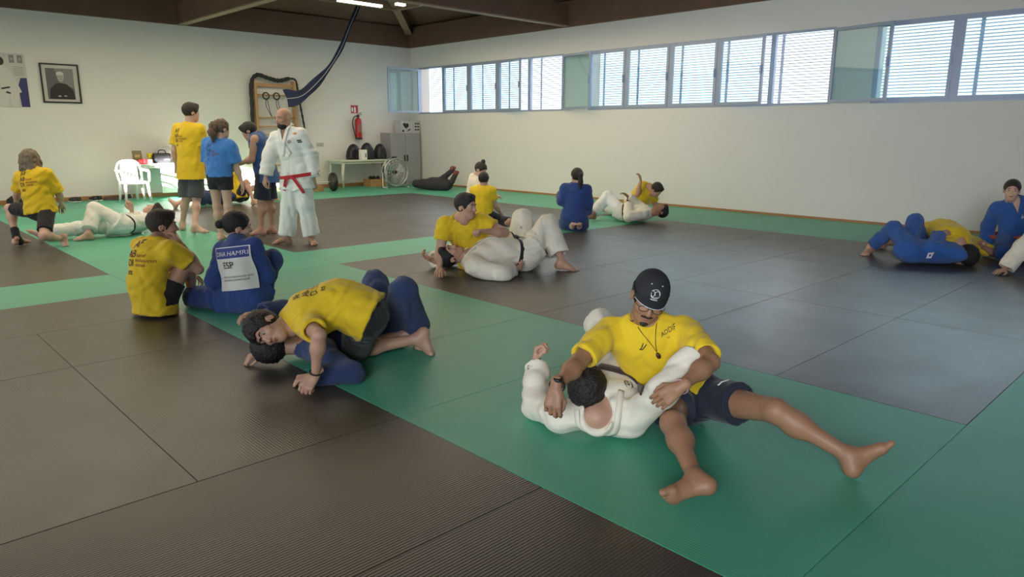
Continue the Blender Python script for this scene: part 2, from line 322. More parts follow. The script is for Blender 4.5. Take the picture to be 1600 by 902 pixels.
# ------------------------------------------------------------------ soft-body modelling: signed distance volumes -> meshes
def nz(v): v = np.asarray(v, float); return v/(np.linalg.norm(v)+1e-12)
def ortho(a, b):
    """component of b at right angles to the unit vector a, normalised"""
    b = np.asarray(b, float); return nz(b-a*(a @ b))
class Vol:
    def __init__(s, pts, h, pad=.12):
        pts = np.array(pts, float); s.h = h; s.lo = pts.min(0)-pad; s.n = np.ceil((pts.max(0)+pad-s.lo)/h).astype(int)+1
        s.f = np.full(s.n, .15, np.float32)
    def region(s, lo, hi):
        a = np.clip(np.floor((lo-s.lo)/s.h).astype(int), 0, s.n); b = np.clip(np.ceil((hi-s.lo)/s.h).astype(int)+1, 0, s.n)
        if (b <= a).any(): return None, None
        g = [(s.lo[i]+np.arange(a[i], b[i])*s.h).astype(np.float32) for i in range(3)]
        return tuple(slice(a[i], b[i]) for i in range(3)), np.meshgrid(*g, indexing='ij', sparse=True)
    def put(s, sl, d, k, mode='u'):
        f = s.f[sl]
        if mode == 'u':
            if k > 0:
                hh = np.maximum(k-np.abs(f-d), 0)/k; s.f[sl] = np.minimum(f, d)-hh*hh*k*.25
            else: s.f[sl] = np.minimum(f, d)
        elif mode == 'c':       # carve
            d = -d
            if k > 0:
                hh = np.maximum(k-np.abs(f-d), 0)/k; s.f[sl] = np.maximum(f, d)+hh*hh*k*.25
            else: s.f[sl] = np.maximum(f, d)
    def cone(s, a, b, ra, rb, k=.02, flat=None, ratio=1.0, cap=0, mode='u'):
        """tapered limb; flat = direction squeezed by ratio; cap 1: cut square at b, 2: at a, 3: both"""
        a = np.asarray(a, float); b = np.asarray(b, float); R_ = max(ra, rb)*max(1, 1)+k+2.5*s.h
        sl, g = s.region(np.minimum(a, b)-R_, np.maximum(a, b)+R_)
        if sl is None: return
        X = g[0]-a[0]; Y = g[1]-a[1]; Zz = g[2]-a[2]; ab = b-a; l2 = float(ab @ ab)+1e-9
        t = (X*ab[0]+Y*ab[1]+Zz*ab[2])/l2; tc = np.clip(t, 0, 1)
        wx = X-tc*ab[0]; wy = Y-tc*ab[1]; wz = Zz-tc*ab[2]
        r = ra+(rb-ra)*tc
        if flat is not None:
            n = np.asarray(flat, float)
            n = nz(n-ab*(n @ ab)/l2) if l2 > 1e-6 else nz(n)
            q = wx*n[0]+wy*n[1]+wz*n[2]; w2 = wx*wx+wy*wy+wz*wz+q*q*(1/ratio**2-1)
            w = np.sqrt(w2); true = np.sqrt(np.maximum(w2-q*q*(1/ratio**2-1), 1e-12))
            d = (w-r)*np.clip(true/np.maximum(w, 1e-9), ratio, 1)
        else:
            d = np.sqrt(wx*wx+wy*wy+wz*wz)-r
        ln = math.sqrt(l2)
        if cap & 1: d = np.maximum(d, (t-1)*ln)
        if cap & 2: d = np.maximum(d, -t*ln)
        s.put(sl, d, k, mode)
    def ell(s, c, r, R=None, k=.02, mode='u'):
        c = np.asarray(c, float); r = np.asarray(r, float); R = np.eye(3) if R is None else np.asarray(R)
        e = np.abs(R.T) @ r+k+2.5*s.h; sl, g = s.region(c-e, c+e)
        if sl is None: return
        X, Y, Zz = g[0]-c[0], g[1]-c[1], g[2]-c[2]
        q = [(X*R[i][0]+Y*R[i][1]+Zz*R[i][2])/r[i] for i in range(3)]
        k0 = np.sqrt(q[0]**2+q[1]**2+q[2]**2); k1 = np.sqrt((q[0]/r[0])**2+(q[1]/r[1])**2+(q[2]/r[2])**2)+1e-6
        s.put(sl, k0*(k0-1)/k1, k, mode)
    def plane(s, p, n, k=0):
        """keep the side the normal points away from"""
        n = nz(n); sl, g = s.region(s.lo, s.lo+s.n*s.h)
        d = (g[0]-p[0])*n[0]+(g[1]-p[1])*n[1]+(g[2]-p[2])*n[2]
        s.put(sl, -d, k, 'c')
    def wrinkle(s, amp, wl, seed=0, z0=None):
        rs = np.random.RandomState(seed); sl, g = s.region(s.lo, s.lo+s.n*s.h); f = s.f
        band = np.abs(f) < 3*s.h+amp*2
        I = np.nonzero(band); P = s.lo+np.array(I).T*s.h
        w_ = np.zeros(len(P)); 
        wp = P+.35*wl*np.stack([np.sin(P @ (nz(rs.randn(3))*6.28/(wl*2.6))+rs.rand()*6) for _ in range(3)], 1)
        for q in range(5):
            dr = nz(rs.randn(3)); l_ = wl*(.7+rs.rand()*.9)
            w_ += (1-np.abs(np.sin(wp @ dr*3.14/l_+rs.rand()*6))*1.6)*(.7**(q*.5))
        s.f[I] += (amp*w_*.35).astype(np.float32)
    def floor(s, z=.003):
        sl, g = s.region(s.lo, s.lo+s.n*s.h); s.f[:] = np.maximum(s.f, (z-g[2]).astype(np.float32)+0*s.f)
    def mesh(s):
        f = s.f; S = f < 0
        nx, ny, nzz = f.shape
        c = np.zeros((nx-1, ny-1, nzz-1), np.uint8)
        offs = [(i, j, k) for i in (0, 1) for j in (0, 1) for k in (0, 1)]
        for (i, j, k) in offs: c += S[i:nx-1+i, j:ny-1+j, k:nzz-1+k]
        mix = (c > 0) & (c < 8); idx = np.argwhere(mix)
        if len(idx) == 0: return np.zeros((0, 3)), np.zeros((0, 4), int)
        cid = np.full(c.shape, -1, np.int64); cid[mix] = np.arange(len(idx))
        vals = {o: f[idx[:, 0]+o[0], idx[:, 1]+o[1], idx[:, 2]+o[2]] for o in offs}
        acc = np.zeros((len(idx), 3)); cnt = np.zeros(len(idx))
        for o in offs:
            for ax in range(3):
                if o[ax] == 0:
                    o2 = list(o); o2[ax] = 1; o2 = tuple(o2); a = vals[o]; b = vals[o2]; msk = (a < 0) != (b < 0)
                    t = np.where(msk, a/(a-b+1e-20), 0); p = np.tile(np.array(o, float), (len(idx), 1)); p[:, ax] = t
                    acc += p*msk[:, None]; cnt += msk
        V = s.lo+(idx+acc/np.maximum(cnt, 1)[:, None])*s.h
        Q = []
        for ax in range(3):
            a1, a2 = [(1, 2), (2, 0), (0, 1)][ax]
            sl0 = [slice(1, None)]*3; sl1 = [slice(1, None)]*3; sl0[ax] = slice(0, -1)
            e0 = [slice(1, -1)]*3; e1 = [slice(1, -1)]*3; e0[ax] = slice(0, -1); e1[ax] = slice(1, None)
            A = S[tuple(e0)]; B = S[tuple(e1)]; X = np.argwhere(A != B)
            if len(X) == 0: continue
            sg = A[tuple(X.T)]; base = X.copy()
            for q in (a1, a2): base[:, q] += 1
            def cc(d1, d2):
                b_ = base.copy(); b_[:, a1] -= d1; b_[:, a2] -= d2; return cid[tuple(b_.T)]
            q = np.stack([cc(1, 1), cc(0, 1), cc(0, 0), cc(1, 0)], 1); q[~sg] = q[~sg][:, ::-1]; Q.append(q)
        Q = np.concatenate(Q); Q = Q[(Q >= 0).all(1)]
        return V, Q
def relax(V, Q, it=1, lam=.5):
    for _ in range(it):
        acc = np.zeros_like(V); n = np.zeros(len(V))
        for a, b in ((0, 1), (1, 2), (2, 3), (3, 0)):
            for p, q in ((a, b), (b, a)):
                np.add.at(acc, Q[:, p], V[Q[:, q]]); np.add.at(n, Q[:, p], 1)
        V = V*(1-lam)+lam*acc/np.maximum(n, 1)[:, None]
    return V
def vmesh(vols, name, m, parent=None, it=1):
    if not isinstance(vols, (list, tuple)): vols = [vols]
    Vs, Qs, n = [], [], 0
    for v in vols:
        V, Q = v.mesh()
        if len(V) == 0: continue
        if it: V = relax(V, Q, it)
        Vs.append(V); Qs.append(Q+n); n += len(V)
    V = np.concatenate(Vs); Q = np.concatenate(Qs)
    me = bpy.data.meshes.new(name); me.vertices.add(len(V)); me.vertices.foreach_set('co', V.ravel())
    me.loops.add(len(Q)*4); me.loops.foreach_set('vertex_index', Q.ravel().astype(np.int32))
    me.polygons.add(len(Q)); me.polygons.foreach_set('loop_start', np.arange(0, len(Q)*4, 4, dtype=np.int32)); me.polygons.foreach_set('loop_total', np.full(len(Q), 4, np.int32))
    me.polygons.foreach_set('use_smooth', np.ones(len(Q), bool)); me.materials.append(m); me.update(calc_edges=True); me.validate()
    o = bpy.data.objects.new(name, me); COL.objects.link(o)
    if parent is not None:
        o.parent = parent; o.matrix_parent_inverse = Matrix.Translation(-parent.location)
    return o

# ------------------------------------------------------------------ people
SKIN = {'fair': mat('skin_fair', (.60, .38, .29), .5, subs=.08, noise=(9, .08)), 'tan': mat('skin_tan', (.50, .29, .20), .5, subs=.08, noise=(9, .08)), 'brown': mat('skin_brown', (.34, .175, .10), .5, subs=.08, noise=(9, .08))}
LIP = mat('lips', (.33, .11, .09), .4)
EYEW = mat('eye', (.42, .38, .36), .3); EYED = mat('iris', (.02, .012, .01), .2)
def hairmat(nm, col):
    m = mat('hair_'+nm, col, .55, bump=(120, .8)); return m
HAIR = {'black': hairmat('black', (.010, .008, .008)), 'dark': hairmat('dark_brown', (.022, .014, .010)), 'brown': hairmat('brown', (.13, .08, .05)), 'grey': hairmat('grey_blond', (.20, .16, .115))}
def cloth(nm, col, sc=350, st_=.09, fold=.6):
    m = mat(nm, col, .85, sheen=.15, bump=(sc, st_), noise=(5, .06)); nt = m.node_tree; b = nt.nodes['Principled BSDF']
    fine = [n for n in nt.nodes if n.bl_idname == 'ShaderNodeBump'][0]; tc = [n for n in nt.nodes if n.bl_idname == 'ShaderNodeTexCoord'][0]
    mp = nt.nodes.new('ShaderNodeMapping'); mp.inputs['Rotation'].default_value = (.6, .4, .8); mp.inputs['Scale'].default_value = (1, 1.9, 1.3); nt.links.new(tc.outputs['Object'], mp.inputs[0])
    n = nt.nodes.new('ShaderNodeTexNoise'); n.noise_type = 'RIDGED_MULTIFRACTAL'; n.inputs['Scale'].default_value = 5.5; n.inputs['Detail'].default_value = 3; n.inputs['Roughness'].default_value = .45; n.inputs['Distortion'].default_value = .8
    nt.links.new(mp.outputs[0], n.inputs['Vector'])
    bp = nt.nodes.new('ShaderNodeBump'); bp.inputs['Strength'].default_value = fold; bp.inputs['Distance'].default_value = .022
    nt.links.new(n.outputs['Fac'], bp.inputs['Height']); nt.links.new(bp.outputs['Normal'], fine.inputs['Normal']); return m
CL = {'yellow': cloth('yellow_cotton', (.76, .52, .012)), 'blue_tee': cloth('blue_cotton', (.055, .22, .60)), 'tank': cloth('royal_blue_cotton', (.03, .085, .25)),
      'gi_white': cloth('white_judo_cotton', (.78, .73, .60), 260, .12), 'gi_cool': cloth('bleached_judo_cotton', (.80, .82, .78), 260, .12), 'gi_blue': cloth('blue_judo_cotton', (.022, .058, .225), 260, .6),
      'gi_navy': cloth('dark_blue_judo_cotton', (.020, .042, .13), 260, .6), 'gi_bright': cloth('bright_blue_judo_cotton', (.022, .10, .36), 260, .6),
      'black': cloth('black_cloth', (.011, .011, .013)), 'navy': cloth('navy_cloth', (.012, .017, .035)), 'grey': cloth('grey_cloth', (.075, .08, .09)),
      'belt_black': cloth('black_belt_cotton', (.012, .011, .012)), 'belt_brown': cloth('brown_belt_cotton', (.045, .02, .014)), 'belt_orange': cloth('orange_belt_cotton', (.42, .07, .03)), 'belt_red': cloth('red_belt_cotton', (.48, .02, .035))}

class Person:
    """joints are given in world space; L/R are the person's own left and right"""
    def __init__(s, label, J, skin='tan', h=.010, hf=None, sc=1.0, fat=1.0, group=None, face=True):
        s.J = {k: np.asarray(v, float) for k, v in J.items()}; J = s.J; s.sc = sc; s.fat = fat; s.h = h; s.hf = hf or h; s.skin = SKIN[skin]
        base = J['pelvis'].copy(); base[2] = 0
        s.root = empty('person', base, label, 'person', group)
        for q in 'LR':
            if 'sh'+q not in J: print('missing', q)
        s.up = nz(J['neck']-J['pelvis'])               # spine direction
        hipax = J['hipL']-J['hipR']; shax = J['shL']-J['shR']
        s.pfwd = nz(np.cross(hipax, s.up)); s.cfwd = nz(np.cross(shax, s.up))
        # head frame: hc centre, hf forward, hu up
        s.hf_ = nz(J['hf']); s.hu = ortho(s.hf_, J.get('hu', s.up)); s.hr = np.cross(s.hf_, s.hu)
        s.face = face
    def H(s, r, f, u, k=1.0):
        return s.J['head']+(s.hr*r+s.hf_*f+s.hu*u)*s.sc
    @property
    def HR(s): return np.array([s.hr, s.hf_, s.hu])
    # --- skin
    def body(s, arms='LR', legs='LR', hands='LR', feet='LR', torso=True, head=True):
        J, sc, fat = s.J, s.sc, s.fat; vols = []
        pts = [v for k, v in J.items() if k not in ('hf', 'hu', 'pf') and not k.startswith(('hd', 'hn', 'ft', 'fn', 'hcurl'))]
        V = Vol(pts, s.h, .2); mr = s.h*1.1
        if torso: s.trunk(V, -.004)
        for q in 'LR':
            if q in arms:
                V.cone(J['sh'+q], J['el'+q], .050*sc*fat, .037*sc*fat, .03); V.cone(J['el'+q], J['wr'+q]*.94+J['el'+q]*.06, .040*sc*fat, .0245*sc, .015)
                mid = J['el'+q]*.68+J['wr'+q]*.32; V.ell(mid, np.array([.037, .037, .037])*sc*fat, k=.04)
            if q in legs:
                th = J['hip'+q]*.5+J['kn'+q]*.5
                V.cone(J['hip'+q], J['kn'+q], .082*sc*fat, .050*sc*fat, .03)
                V.ell(J['kn'+q], np.array([.051]*3)*sc, k=.03)
                V.cone(J['kn'+q], J['an'+q], .050*sc*fat, .032*sc, .02)
                cf = J['kn'+q]*.70+J['an'+q]*.30; bk = s._calf(q); V.ell(cf+bk*.018*sc, np.array([.050, .050, .050])*sc*fat, k=.05)
        if head:
            V.cone(J['neck'], s.H(0, -.015, -.07), .056*sc*fat, .054*sc, .03)
        vols.append(V)
        if head: vols.append(s._head())
        for q in hands: vols.append(s._hand(q))
        for q in feet: vols.append(s._foot(q))
        for v in vols: v.floor(.002)
        s.obj = vmesh(vols, 'body', s.skin, s.root)
        if head and s.face: s._faceparts()
        return s
    def _calf(s, q):
        a = nz(s.J['an'+q]-s.J['kn'+q]); t = nz(s.J['hip'+q]-s.J['kn'+q])
        v = t-a*(t @ a)
        if np.linalg.norm(v) < .15:
            v = -(s.J['ft'+q] if 'ft'+q in s.J else s.pfwd); v = v-a*(v @ a)
        return nz(v)
    def trunk(s, V, off, k=.05, lower=True, r=1.0):
        """chest, belly and pelvis, grown by off"""
        J, sc, fat = s.J, s.sc, s.fat
        n, p = J['neck'], J['pelvis']; ch = J.get('chest', n*.70+p*.30); be = J.get('belly', n*.36+p*.64)
        hs = np.linalg.norm(J['shL']-J['shR'])/2
        ax = nz(J['shL']-J['shR']); hx_ = nz(J['hipL']-J['hipR'])
        wc = .30*sc*.5*fat+off
        V.cone(J['shL']*.86+J['shR']*.14-s.up*.045*sc, J['shR']*.86+J['shL']*.14-s.up*.045*sc, .058*sc*fat+off, .058*sc*fat+off, k)
        V.cone(n-s.up*.005*sc, J['shL']-s.up*.018*sc, .044*sc*fat+off*.8, .040*sc*fat+off*.8, k); V.cone(n-s.up*.005*sc, J['shR']-s.up*.018*sc, .044*sc*fat+off*.8, .040*sc*fat+off*.8, k)
        V.cone(ch, be, wc, .138*sc*fat+off, k, flat=s.cfwd, ratio=.74)
        V.cone(be, p, .138*sc*fat+off, .150*sc*fat+off, k, flat=s.pfwd, ratio=.76)
    def _head(s):
        sc = s.sc; c = s.J['head']; V = Vol([s.H(-.1, -.12, -.15), s.H(.1, .13, .13), s.H(.1, -.12, .13), s.H(-.1, .13, -.15), s.H(.1, .13, -.15), s.H(-.1, -.12, .13), s.H(-.1, -.12, -.15), s.H(.1, -.12, -.15)], s.hf, .02)
        R = s.HR; E = lambda x, r, k=.02, mode='u': V.ell(s.H(*x), np.array(r)*sc, R, k*sc, mode)
        E((0, -.012, .030), (.076, .096, .088)); E((0, .030, -.030), (.058, .066, .080), .03)
        E((0, .060, -.092), (.026, .026, .022), .035); E((0, .020, -.07), (.052, .055, .035), .03)
        V.cone(s.H(0, -.02, -.05), s.H(0, -.015, -.13), .052*sc, .052*sc, .02)
        if s.hf < .0095:
            V.cone(s.H(-.034, .076, .024), s.H(.034, .076, .024), .013*sc, .013*sc, .014*sc)
            for x in (-1, 1):
                E((x*.031, .100, .004), (.017, .014, .012), .012, 'c'); E((x*.040, .066, -.025), (.020, .020, .016), .02)
            V.cone(s.H(0, .088, .012), s.H(0, .108, -.024), .008*sc, .0125*sc, .010*sc); 
            for x in (-1, 1): E((x*.010, .100, -.028), (.008, .009, .007), .006)
            E((0, .086, -.058), (.024, .012, .010), .008); V.cone(s.H(-.020, .098, -.0585), s.H(.020, .098, -.0585), .0022*sc, .0022*sc, .002, mode='c')
        for x in (-1, 1):
            E((x*.078, -.012, -.006), (.010, .020, .032), .006); E((x*.086, -.004, -.004), (.006, .010, .018), .004, 'c')
        return V
    def _faceparts(s):
        for x in (-1, 1):
            c = s.H(x*.031, .0768, .006)
            bm = MB(); bm.lathe([(.0001, -.0115), (.006, -.010), (.0115, 0), (.006, .010), (.0001, .0115)], (0, 0, 0), 12)
            e = bm.build('eye', EYEW); e.location = c; e.parent = s.root; e.matrix_parent_inverse = Matrix.Translation(-s.root.location); e.scale = (s.sc,)*3
            p = MB().lathe([(.0001, .0012), (.004, .001), (.0052, 0), (.0001, 0)], (0, 0, 0), 12, ax=s.hf_).build('iris', EYED); p.location = s.H(x*.031, .0872, .006); p.parent = e; p.matrix_parent_inverse = Matrix.LocRotScale(Vector(c), None, (s.sc,)*3).inverted()
            bpts = [s.H(x*a, b, u) for a, b, u in ((.014, .093, .026), (.030, .094, .032), (.044, .084, .028))]
            b = MB().tube(bpts, [.0035*s.sc, .004*s.sc, .0022*s.sc], 6).build('eyebrow', HAIR['dark']); b.parent = s.root; b.matrix_parent_inverse = Matrix.Translation(-s.root.location)
        lp = MB().tube([s.H(-.023, .090, -.0575), s.H(-.010, .0985, -.0545), s.H(0, .0985, -.0560), s.H(.010, .0985, -.0545), s.H(.023, .090, -.0575)], [.0015, .0035, .0035, .0035, .0015], 6)
        lp.tube([s.H(-.021, .090, -.0605), s.H(0, .0975, -.0650), s.H(.021, .090, -.0605)], [.0015, .0048, .0015], 6)
        o = lp.build('lips', LIP); o.parent = s.root; o.matrix_parent_inverse = Matrix.Translation(-s.root.location)
    def _hand(s, q):
        """hd: direction wrist->fingers, hn: palm normal (the side the fingers curl to), hcurl: 0 open .. 1 fist"""
        J, sc = s.J, s.sc; w_ = J['wr'+q]; d = nz(J.get('hd'+q, J['wr'+q]-J['el'+q])); n = ortho(d, J.get('hn'+q, np.array([0, 0, -1.0])))
        curl = float(J.get('hcurl'+q, .35)); side = np.cross(d, n)*(-1 if q == 'L' else 1)      # towards the thumb
        h = s.hf; mr = h*.85
        V = Vol([w_+d*a_*sc+n*b_*sc+side*c_*sc for a_ in (-.05, .205) for b_ in (-.04, .10) for c_ in (-.07, .10)], h, .02)
        kn = w_+d*.088*sc
        V.cone(w_-d*.03*sc, w_+d*.012*sc, .027*sc, .026*sc, .01, flat=n, ratio=.8)
        V.cone(w_+d*.02*sc+side*.012*sc, kn-d*.012*sc+side*.022*sc, .024*sc, .020*sc, .012, flat=n, ratio=.62); V.cone(w_+d*.02*sc-side*.010*sc, kn-d*.014*sc-side*.022*sc, .022*sc, .018*sc, .012, flat=n, ratio=.62)
        V.ell(w_+d*.035*sc+side*.022*sc+n*.008*sc, np.array([.017, .017, .017])*sc*1.1, k=.012)
        for i, (off, ln) in enumerate(((.032, .92), (.011, 1.0), (-.010, .93), (-.031, .75))):
            p = kn+side*off*sc-d*(.004+abs(off-.01)*.18)*sc; dd = nz(d+side*off*1.6*(1-curl)); a = 0; rr = max((.0088, .0088, .0085, .0075)[i]*sc, mr)
            for j, (seg, bend) in enumerate(((.044, 62), (.027, 88), (.021, 58))):
                a += math.radians(bend)*curl*(1+.05*i)
                nd = nz(dd*math.cos(a)+n*math.sin(a)); e = p+nd*seg*ln*sc
                V.cone(p, e, rr*(1.06-.08*j), rr*(1-.09*j), .004 if h < .006 else .002); p = e
        if curl > .7: V.ell(kn+n*.020*sc-d*.012*sc, np.array([.024]*3)*sc, k=.006)
        t0 = w_+d*.026*sc+side*.024*sc+n*.006*sc; r_ = max(.0105*sc, mr)
        t1 = t0+nz(d*.75+side*.85*(1-curl*.55)+n*(.25+.45*curl))*.040*sc; t2 = t1+nz(d*(.95)+side*(.35-curl*.95)+n*(.15+curl*.5))*.032*sc; t3 = t2+nz(d*(.9-.3*curl)+side*(.2-curl*1.1)+n*(.1+curl*.3))*.024*sc
        V.cone(t0, t1, r_*1.25, r_*1.05, .008); V.cone(t1, t2, r_, r_*.95, .004); V.cone(t2, t3, r_*.95, r_*.8, .003)
        return V
    def _foot(s, q):
        """ft: direction heel->toes, fn: direction of the sole"""
        J, sc = s.J, s.sc; a = J['an'+q]; d = nz(J.get('ft'+q, s.pfwd)); n = ortho(d, J.get('fn'+q, np.array([0, 0, -1.0]))); side = np.cross(d, n)*(-1 if q == 'L' else 1)   # towards the big toe
        V = Vol([a+d*a_*sc+n*b_*sc+side*c_*sc for a_ in (-.08, .205) for b_ in (-.06, .09) for c_ in (-.06, .06)], s.hf, .03)
        heel = a-d*.030*sc+n*.050*sc; ball = a+d*.125*sc+n*.062*sc
        V.cone(a-nz(J['an'+q]-J['kn'+q])*.05*sc, a, .034*sc, .034*sc, .01)
        V.ell(heel, np.array([.031]*3)*sc, k=.03); V.cone(a, heel, .033*sc, .028*sc, .03)
        V.cone(a+n*.012*sc, ball+side*.010*sc, .037*sc, .024*sc, .03); V.cone(heel, ball-side*.020*sc+n*.002, .025*sc, .018*sc, .03); V.cone(ball+side*.020*sc, ball-side*.028*sc-d*.018*sc, .020*sc, .016*sc, .02)
        for i, (off, ln, rr) in enumerate(((.026, .044, .0160), (.004, .042, .0115), (-.012, .037, .0108), (-.025, .031, .0102), (-.037, .024, .0098))):
            b = ball+side*off*sc-d*(.004+.006*i)*sc+n*.002; e = b+(nz(d+side*(.03-.02*i))*ln+n*.006)*sc; r_ = max(rr*sc, s.hf*.8)
            V.cone(b, e, r_, r_*.95, .005)
        return V
    # --- clothes
    def _vol(s, keys, pad=.2, h=None): return Vol([s.J[k] for k in keys]+[s.J[k] for k in ('belly', 'chest') if k in s.J], h or s.h, pad)
    def tee(s, m='yellow', sleeve=.52, hem=.04, neck=.025, fatx=.012, slw=.022, wr=(.010, .07), long=0, name='tee_shirt', sleeveless=False, hemdir=None):
        J, sc, fat = s.J, s.sc, s.fat; V = s._vol(['neck', 'pelvis', 'shL', 'shR', 'elL', 'elR'])
        s.trunk(V, fatx)
        if hem > .04: V.cone(J['pelvis'], J['pelvis']-(hemdir if hemdir is not None else s.up)*(hem+.1)*sc, .152*sc*fat+fatx, .156*sc*fat+fatx+.014+.1*hem, .03, flat=s.pfwd, ratio=.78)
        V.plane(J['pelvis']-s.up*hem*sc, -(hemdir if hemdir is not None else s.up))
        if not sleeveless:
            for q in 'LR':
                e = J['sh'+q]*(1-sleeve)+J['el'+q]*sleeve; V.cone(J['sh'+q], e, .058*sc*fat+fatx*.7, .050*sc*fat+slw, .035, cap=1)
                V.cone(J['sh'+q]*.3+e*.7, e+nz(e-J['sh'+q])*.03, .040*sc*fat+slw*.2, .050*sc*fat+slw-max(.013, 1.7*s.h), 0, mode='c') if s.h < .0095 else None
        for q in ('L', 'R') if sleeveless else ():
            V.ell(J['sh'+q]*1.1-J['sh'+('R' if q == 'L' else 'L')]*.1, np.array([.06]*3)*sc, k=.01, mode='c')
        nb = J['neck']+s.up*.035*sc+s.cfwd*.02*sc; V.cone(nb, nb+s.up*.1, .062*sc*fat, .07*sc*fat, .01, mode='c')
        if wr: V.wrinkle(wr[0], wr[1], len(s.root.name)+int(abs(J['neck'][0]*100)))
        V.floor(); s.shirt = vmesh(V, name, CL[m], s.root); return s
    def shorts(s, m='black', ln=.62, w_=.030, name='shorts', waist=.10, wr=(.006, .07)):
        J, sc, fat = s.J, s.sc, s.fat; V = s._vol(['pelvis', 'hipL', 'hipR', 'knL', 'knR'])
        top = J['pelvis']+nz(J.get('belly', J['neck'])-J['pelvis'])*waist*sc
        V.cone(top, J['pelvis'], .138*sc*fat+.006, .150*sc*fat+.010, .03, flat=s.pfwd, ratio=.77, cap=2)
        for q in 'LR':
            e = J['hip'+q]*(1-ln)+J['kn'+q]*ln; V.cone(J['hip'+q], e, .088*sc*fat+w_*.12, .060*sc*fat+w_, .04, cap=1)
        if wr: V.wrinkle(*wr, 7)
        V.floor(); s.sh = vmesh(V, name, CL[m], s.root); return s
    def trousers(s, m='gi_white', w_=.030, end=.90, name='trousers', wr=(.010, .09), wide=.022):
        J, sc, fat = s.J, s.sc, s.fat; V = s._vol(['pelvis', 'hipL', 'hipR', 'knL', 'knR', 'anL', 'anR'], .24)
        top = J['pelvis']+nz(J.get('belly', J['neck'])-J['pelvis'])*.10*sc
        V.cone(top, J['pelvis'], .140*sc*fat+.008, .156*sc*fat+.010, .03, flat=s.pfwd, ratio=.78, cap=2)
        for q in 'LR':
            e = J['kn'+q]*(1-end)+J['an'+q]*end
            V.cone(J['hip'+q], J['kn'+q], .092*sc*fat+w_*.6, .060*sc*fat+w_*.8, .04); V.cone(J['kn'+q], e, .060*sc*fat+w_*.8, .050*sc+wide*1.3, .04, cap=1)
            if s.h < .012: V.cone(e-nz(e-J['kn'+q])*.022, e+nz(e-J['kn'+q])*.04, .035*sc+wide, .050*sc+wide*1.3-max(.017, 2.1*s.h), 0, mode='c')
        if wr: V.wrinkle(*wr, 3)
        V.floor(); vmesh(V, name, CL[m], s.root); return s
    def jacket(s, m='gi_white', skirt=.20, slv=.93, slw=.030, name='jacket', wr=(.010, .10), off=.018, vneck=True, flare=.03, arms='LR', carve=()):
        J, sc, fat = s.J, s.sc, s.fat; V = s._vol(['neck', 'pelvis', 'shL', 'shR', 'elL', 'elR', 'wrL', 'wrR', 'hipL', 'hipR'], .26)
        s.trunk(V, off)
        if skirt > 0:
            for q in 'LR':
                g = J['hip'+q]+(nz(J['kn'+q]-J['hip'+q])*.8-s.up*.2)*skirt*sc; V.cone(J['hip'+q]*.9+J['pelvis']*.1, g, .100*sc*fat+off, .105*sc*fat+off+flare*.4, .05, cap=1)
        for q in arms:
            e = J['el'+q]*(1-slv)+J['wr'+q]*slv
            V.cone(J['sh'+q], J['el'+q], .060*sc*fat+off*.6, .050*sc*fat+slw*.8, .04); V.cone(J['el'+q], e, .050*sc*fat+slw*.8, .040*sc+slw*1.15, .03, cap=1)
            if s.h < .012: V.cone(e-nz(e-J['el'+q])*.022, e+nz(e-J['el'+q])*.04, .028*sc+slw*.8, .040*sc+slw*1.15-max(.017, 2.1*s.h), 0, mode='c')
        nh = nz(J['head']-J['neck']); V.cone(J['neck']-nh*.01*sc, J['neck']+nh*.040*sc, .078*sc*fat, .072*sc*fat, .02, cap=1)
        nb = J['neck']+nh*.028*sc; V.cone(nb, nb+nh*.1, .057*sc*fat, .062*sc*fat, .006, mode='c')
        if vneck:
            for t in np.linspace(0, 1, 5):
                c = J['neck']+s.up*(.03-.17*t)*sc+s.cfwd*(.085+.05*t)*sc; V.ell(c, np.array([.052*(1-t)+.010]*3)*sc, k=.006, mode='c')
        for c in carve: V.cone(*c, .012, mode='c')
        if wr: V.wrinkle(*wr, 5)
        V.floor(); s.jk = vmesh(V, name, CL[m], s.root)
        return s
    def lapel(s, m='gi_white', off=.020):
        """thick collar band from the nape, round the neck and down across the chest"""
        J, sc = s.J, s.sc; bvh = bv(s.jk)
        lo = MB()
        for sg in (1, -1):
            pts = []
            ax = nz(J['shL']-J['shR'])*sg
            for (r, f, u) in ((0, -.075, .045), (.045, -.055, .050), (.068, -.005, .045), (.062, .06, .01), (.040, .12, -.06), (.015, .16, -.14), (-.02, .17, -.22), (-.05, .16, -.30)):
                p = J['neck']+(ax*r+s.cfwd*f+s.up*u)*sc*1.0
                if f > .02:
                    hit = bvh.ray_cast(Vector(p+s.cfwd*.25), Vector(-s.cfwd), .5)
                    if hit[0] is not None: p = np.array(hit[0])+s.cfwd*.004
                pts.append(p)
            P_ = smoothpts(pts, 5)
            strip(lo, P_, .022*sc, .006*sc, [s.cfwd*max(-1, min(1, (i/(len(P_)-1))*3-1.2))+s.up*.5*(1-i/(len(P_)-1)) for i in range(len(P_))])
        o = lo.build('lapel', CL[m], s.root, smooth=True, world=False); o.matrix_parent_inverse = Matrix.Translation(-s.root.location); return s
    def belt(s, m='belt_black', at=.30, r=1.0, knot=True, off=.024, ends=True):
        J, sc, fat = s.J, s.sc, s.fat; p = J['pelvis']; be = J.get('belly', J['neck']*.36+p*.64); c = p*(1-at)+be*at+s.up*.0
        u_ = nz(be-p); f_ = ortho(u_, s.pfwd); x_ = np.cross(f_, u_); bvh = bv(s.jk); pts = []; nrm = []
        for i in range(40):
            a = 2*math.pi*i/40; d = f_*math.cos(a)+x_*math.sin(a); hit = bvh.ray_cast(Vector(c+d*.6), Vector(-d), .6)
            q = np.array(hit[0]) if hit[0] is not None else c+d*.16
            pts.append(q+d*.003); nrm.append(d)
